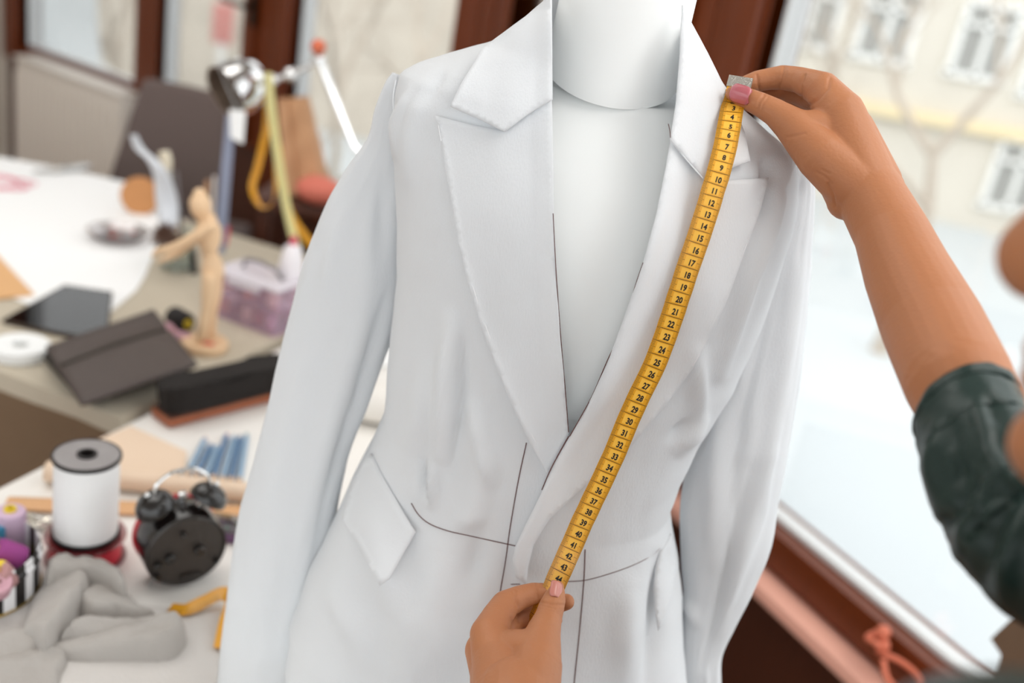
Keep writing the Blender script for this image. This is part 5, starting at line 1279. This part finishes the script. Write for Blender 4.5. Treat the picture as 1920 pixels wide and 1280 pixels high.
leaf([(270, 1228), (300, 1226), (322, 1234), (298, 1246), (284, 1242)], .001, .005, .006)
cl = CG.link('linen_cloth', lin_m, sharp=50); tag(cl, 'crumpled grey linen cloth heaped in front of the white spool', 'fabric')
# white bolt and papers behind the jacket
wf = mat('white_bolt_cloth', (226, 222, 216), .85)
a, b = P(600, 735, ZT_ + .036), P(800, 770, ZT_ + .036); t = thing('fabric_bolt', 'rolled bolt of white cloth seen between the jacket and its left sleeve', 'fabric', a)
G().tube([a, b], .035, 32).link('roll', wf, t, world=True); G().tube([a - (b - a) * .04, b + (b - a) * .04], .012, 16).link('tube', card, t, world=True)
sheet('paper_stack', 'white papers on the table behind the jacket waist', 'paper', [(570, 690), (760, 690), (800, 640), (640, 630)], paper, .002, .006)
# things on the coral ledge, seen through the right gap and at the lower right
q = MR @ Vector((.36, .055, zl)); 
t = thing('thread_cone', 'white thread cone on the coral ledge seen past the jacket waist', 'thread cone', q); G().lathe([(0, 0), (.03, 0), (.030, .005), (.02, .08), (.012, .085), (0, .085)], 24).link('thread', whitet, t); G().lathe([(0, .085), (.009, .085), (.007, .1), (0, .1)], 16).link('core', blk, t)
tm_ = mat('coral_cord', (206, 112, 84), .6); c = [hitwall(x, y, MR @ Vector((0, .07, 0)), DR) for x, y in ((1655, 1180), (1640, 1192), (1660, 1205), (1652, 1222), (1672, 1240), (1700, 1265), (1722, 1290), (1705, 1300), (1680, 1268), (1662, 1236))]
t = thing('tieback_cord', 'knotted coral curtain cord hanging over the ledge by the window', 'cord', c[0]); off_ = NR * .02
G().tube(cr([tuple(p + off_ * math.sin(i)) for i, p in enumerate(c)], 6), .0055, 10).link('cord', tm_, t, world=True)
g = G(); g.ball(hitwall(1655, 1186, MR @ Vector((0, .07, 0)), DR), .013, 12, (1, .8, 1.1)); g.ball(hitwall(1656, 1212, MR @ Vector((0, .07, 0)), DR), .012, 12, (.9, .8, 1.2)); g.link('knot', tm_, t, world=True)
kb = [hitwall(x, y, MR @ Vector((0, .052, 0)), DR) for x, y in ((1862, 1196), (1905, 1155), (1990, 1120), (2040, 1260), (1905, 1262), (1882, 1226))]; kb[3] = Vector((kb[3].x, kb[3].y, zl)); kb[4] = Vector((kb[4].x, kb[4].y, zl))
t = thing('cardboard_folder', 'brown cardboard folder leaning on the large window at the lower right', 'folder', kb[0]); n_ = len(kb)
g = G(); g.add(kb + [p + NR * .006 for p in kb], [tuple(range(n_ - 1, -1, -1)), tuple(range(n_, 2 * n_))] + [(k, (k + 1) % n_, n_ + (k + 1) % n_, n_ + k) for k in range(n_)]); g.link('board', mat('brown_board', (116, 92, 72), .8, var=.08), t, world=True, smooth=False)
# ------------------------------------------------------------------ daylight and added fill lights
w = bpy.data.worlds.new('overcast_sky'); S.world = w; w.use_nodes = True; n = w.node_tree.nodes; l = w.node_tree.links
bg = n['Background']; tc = n.new('ShaderNodeTexCoord'); sp = n.new('ShaderNodeSeparateXYZ'); rp = n.new('ShaderNodeValToRGB')
l.new(tc.outputs['Generated'], sp.inputs[0]); l.new(sp.outputs['Z'], rp.inputs[0])
e = rp.color_ramp.elements; e[0].position = 0; e[0].color = (.78, .80, .81, 1); e[1].position = .7; e[1].color = (.93, .965, .975, 1)
l.new(rp.outputs[0], bg.inputs[0]); bg.inputs[1].default_value = 1.8
sn = bpy.data.lights.new('sun', 'SUN'); so = bpy.data.objects.new('sun', sn); COL.objects.link(so)
sn.energy = .55; sn.angle = .3; sn.color = (1, .98, .95)
so.rotation_euler = Vector((-.25, -.8, .72)).to_track_quat('Z', 'Y').to_euler()
S.view_settings.view_transform = 'Standard'; S.view_settings.look = 'None'; S.view_settings.gamma = 1; S.view_settings.exposure = .35; S.view_settings.use_curve_mapping = False
S.cycles.use_denoising = True; S.cycles.max_bounces = 10; S.cycles.diffuse_bounces = 5; S.cycles.glossy_bounces = 4; S.cycles.transparent_max_bounces = 24; S.cycles.transmission_bounces = 8
S.cycles.caustics_reflective = False; S.cycles.caustics_refractive = False; S.cycles.sample_clamp_indirect = 6

def fill_lamp(x, y, size, power, label):  # unseen panel added at ceiling height to brighten the interior
    t = thing('added_fill_light', label, 'fill light', (x, y, 2.795))
    G().box((0, 0, -.02), (size + .06, size + .06, .04), None, .01).link('housing', white_pl, t)
    L = bpy.data.lights.new('fill_panel', 'AREA'); L.shape = 'SQUARE'; L.size = size; L.energy = power; L.color = (1, .98, .95)
    o = bpy.data.objects.new('fill_panel', L); COL.objects.link(o); o.parent = t; o.location = (0, 0, -.045)
fill_lamp(1.3, .35, 1.5, 30, 'unseen square fill light added above the photographer')
fill_lamp(-1.3, 1.7, 1.8, 22, 'unseen square fill light added above the work tables')
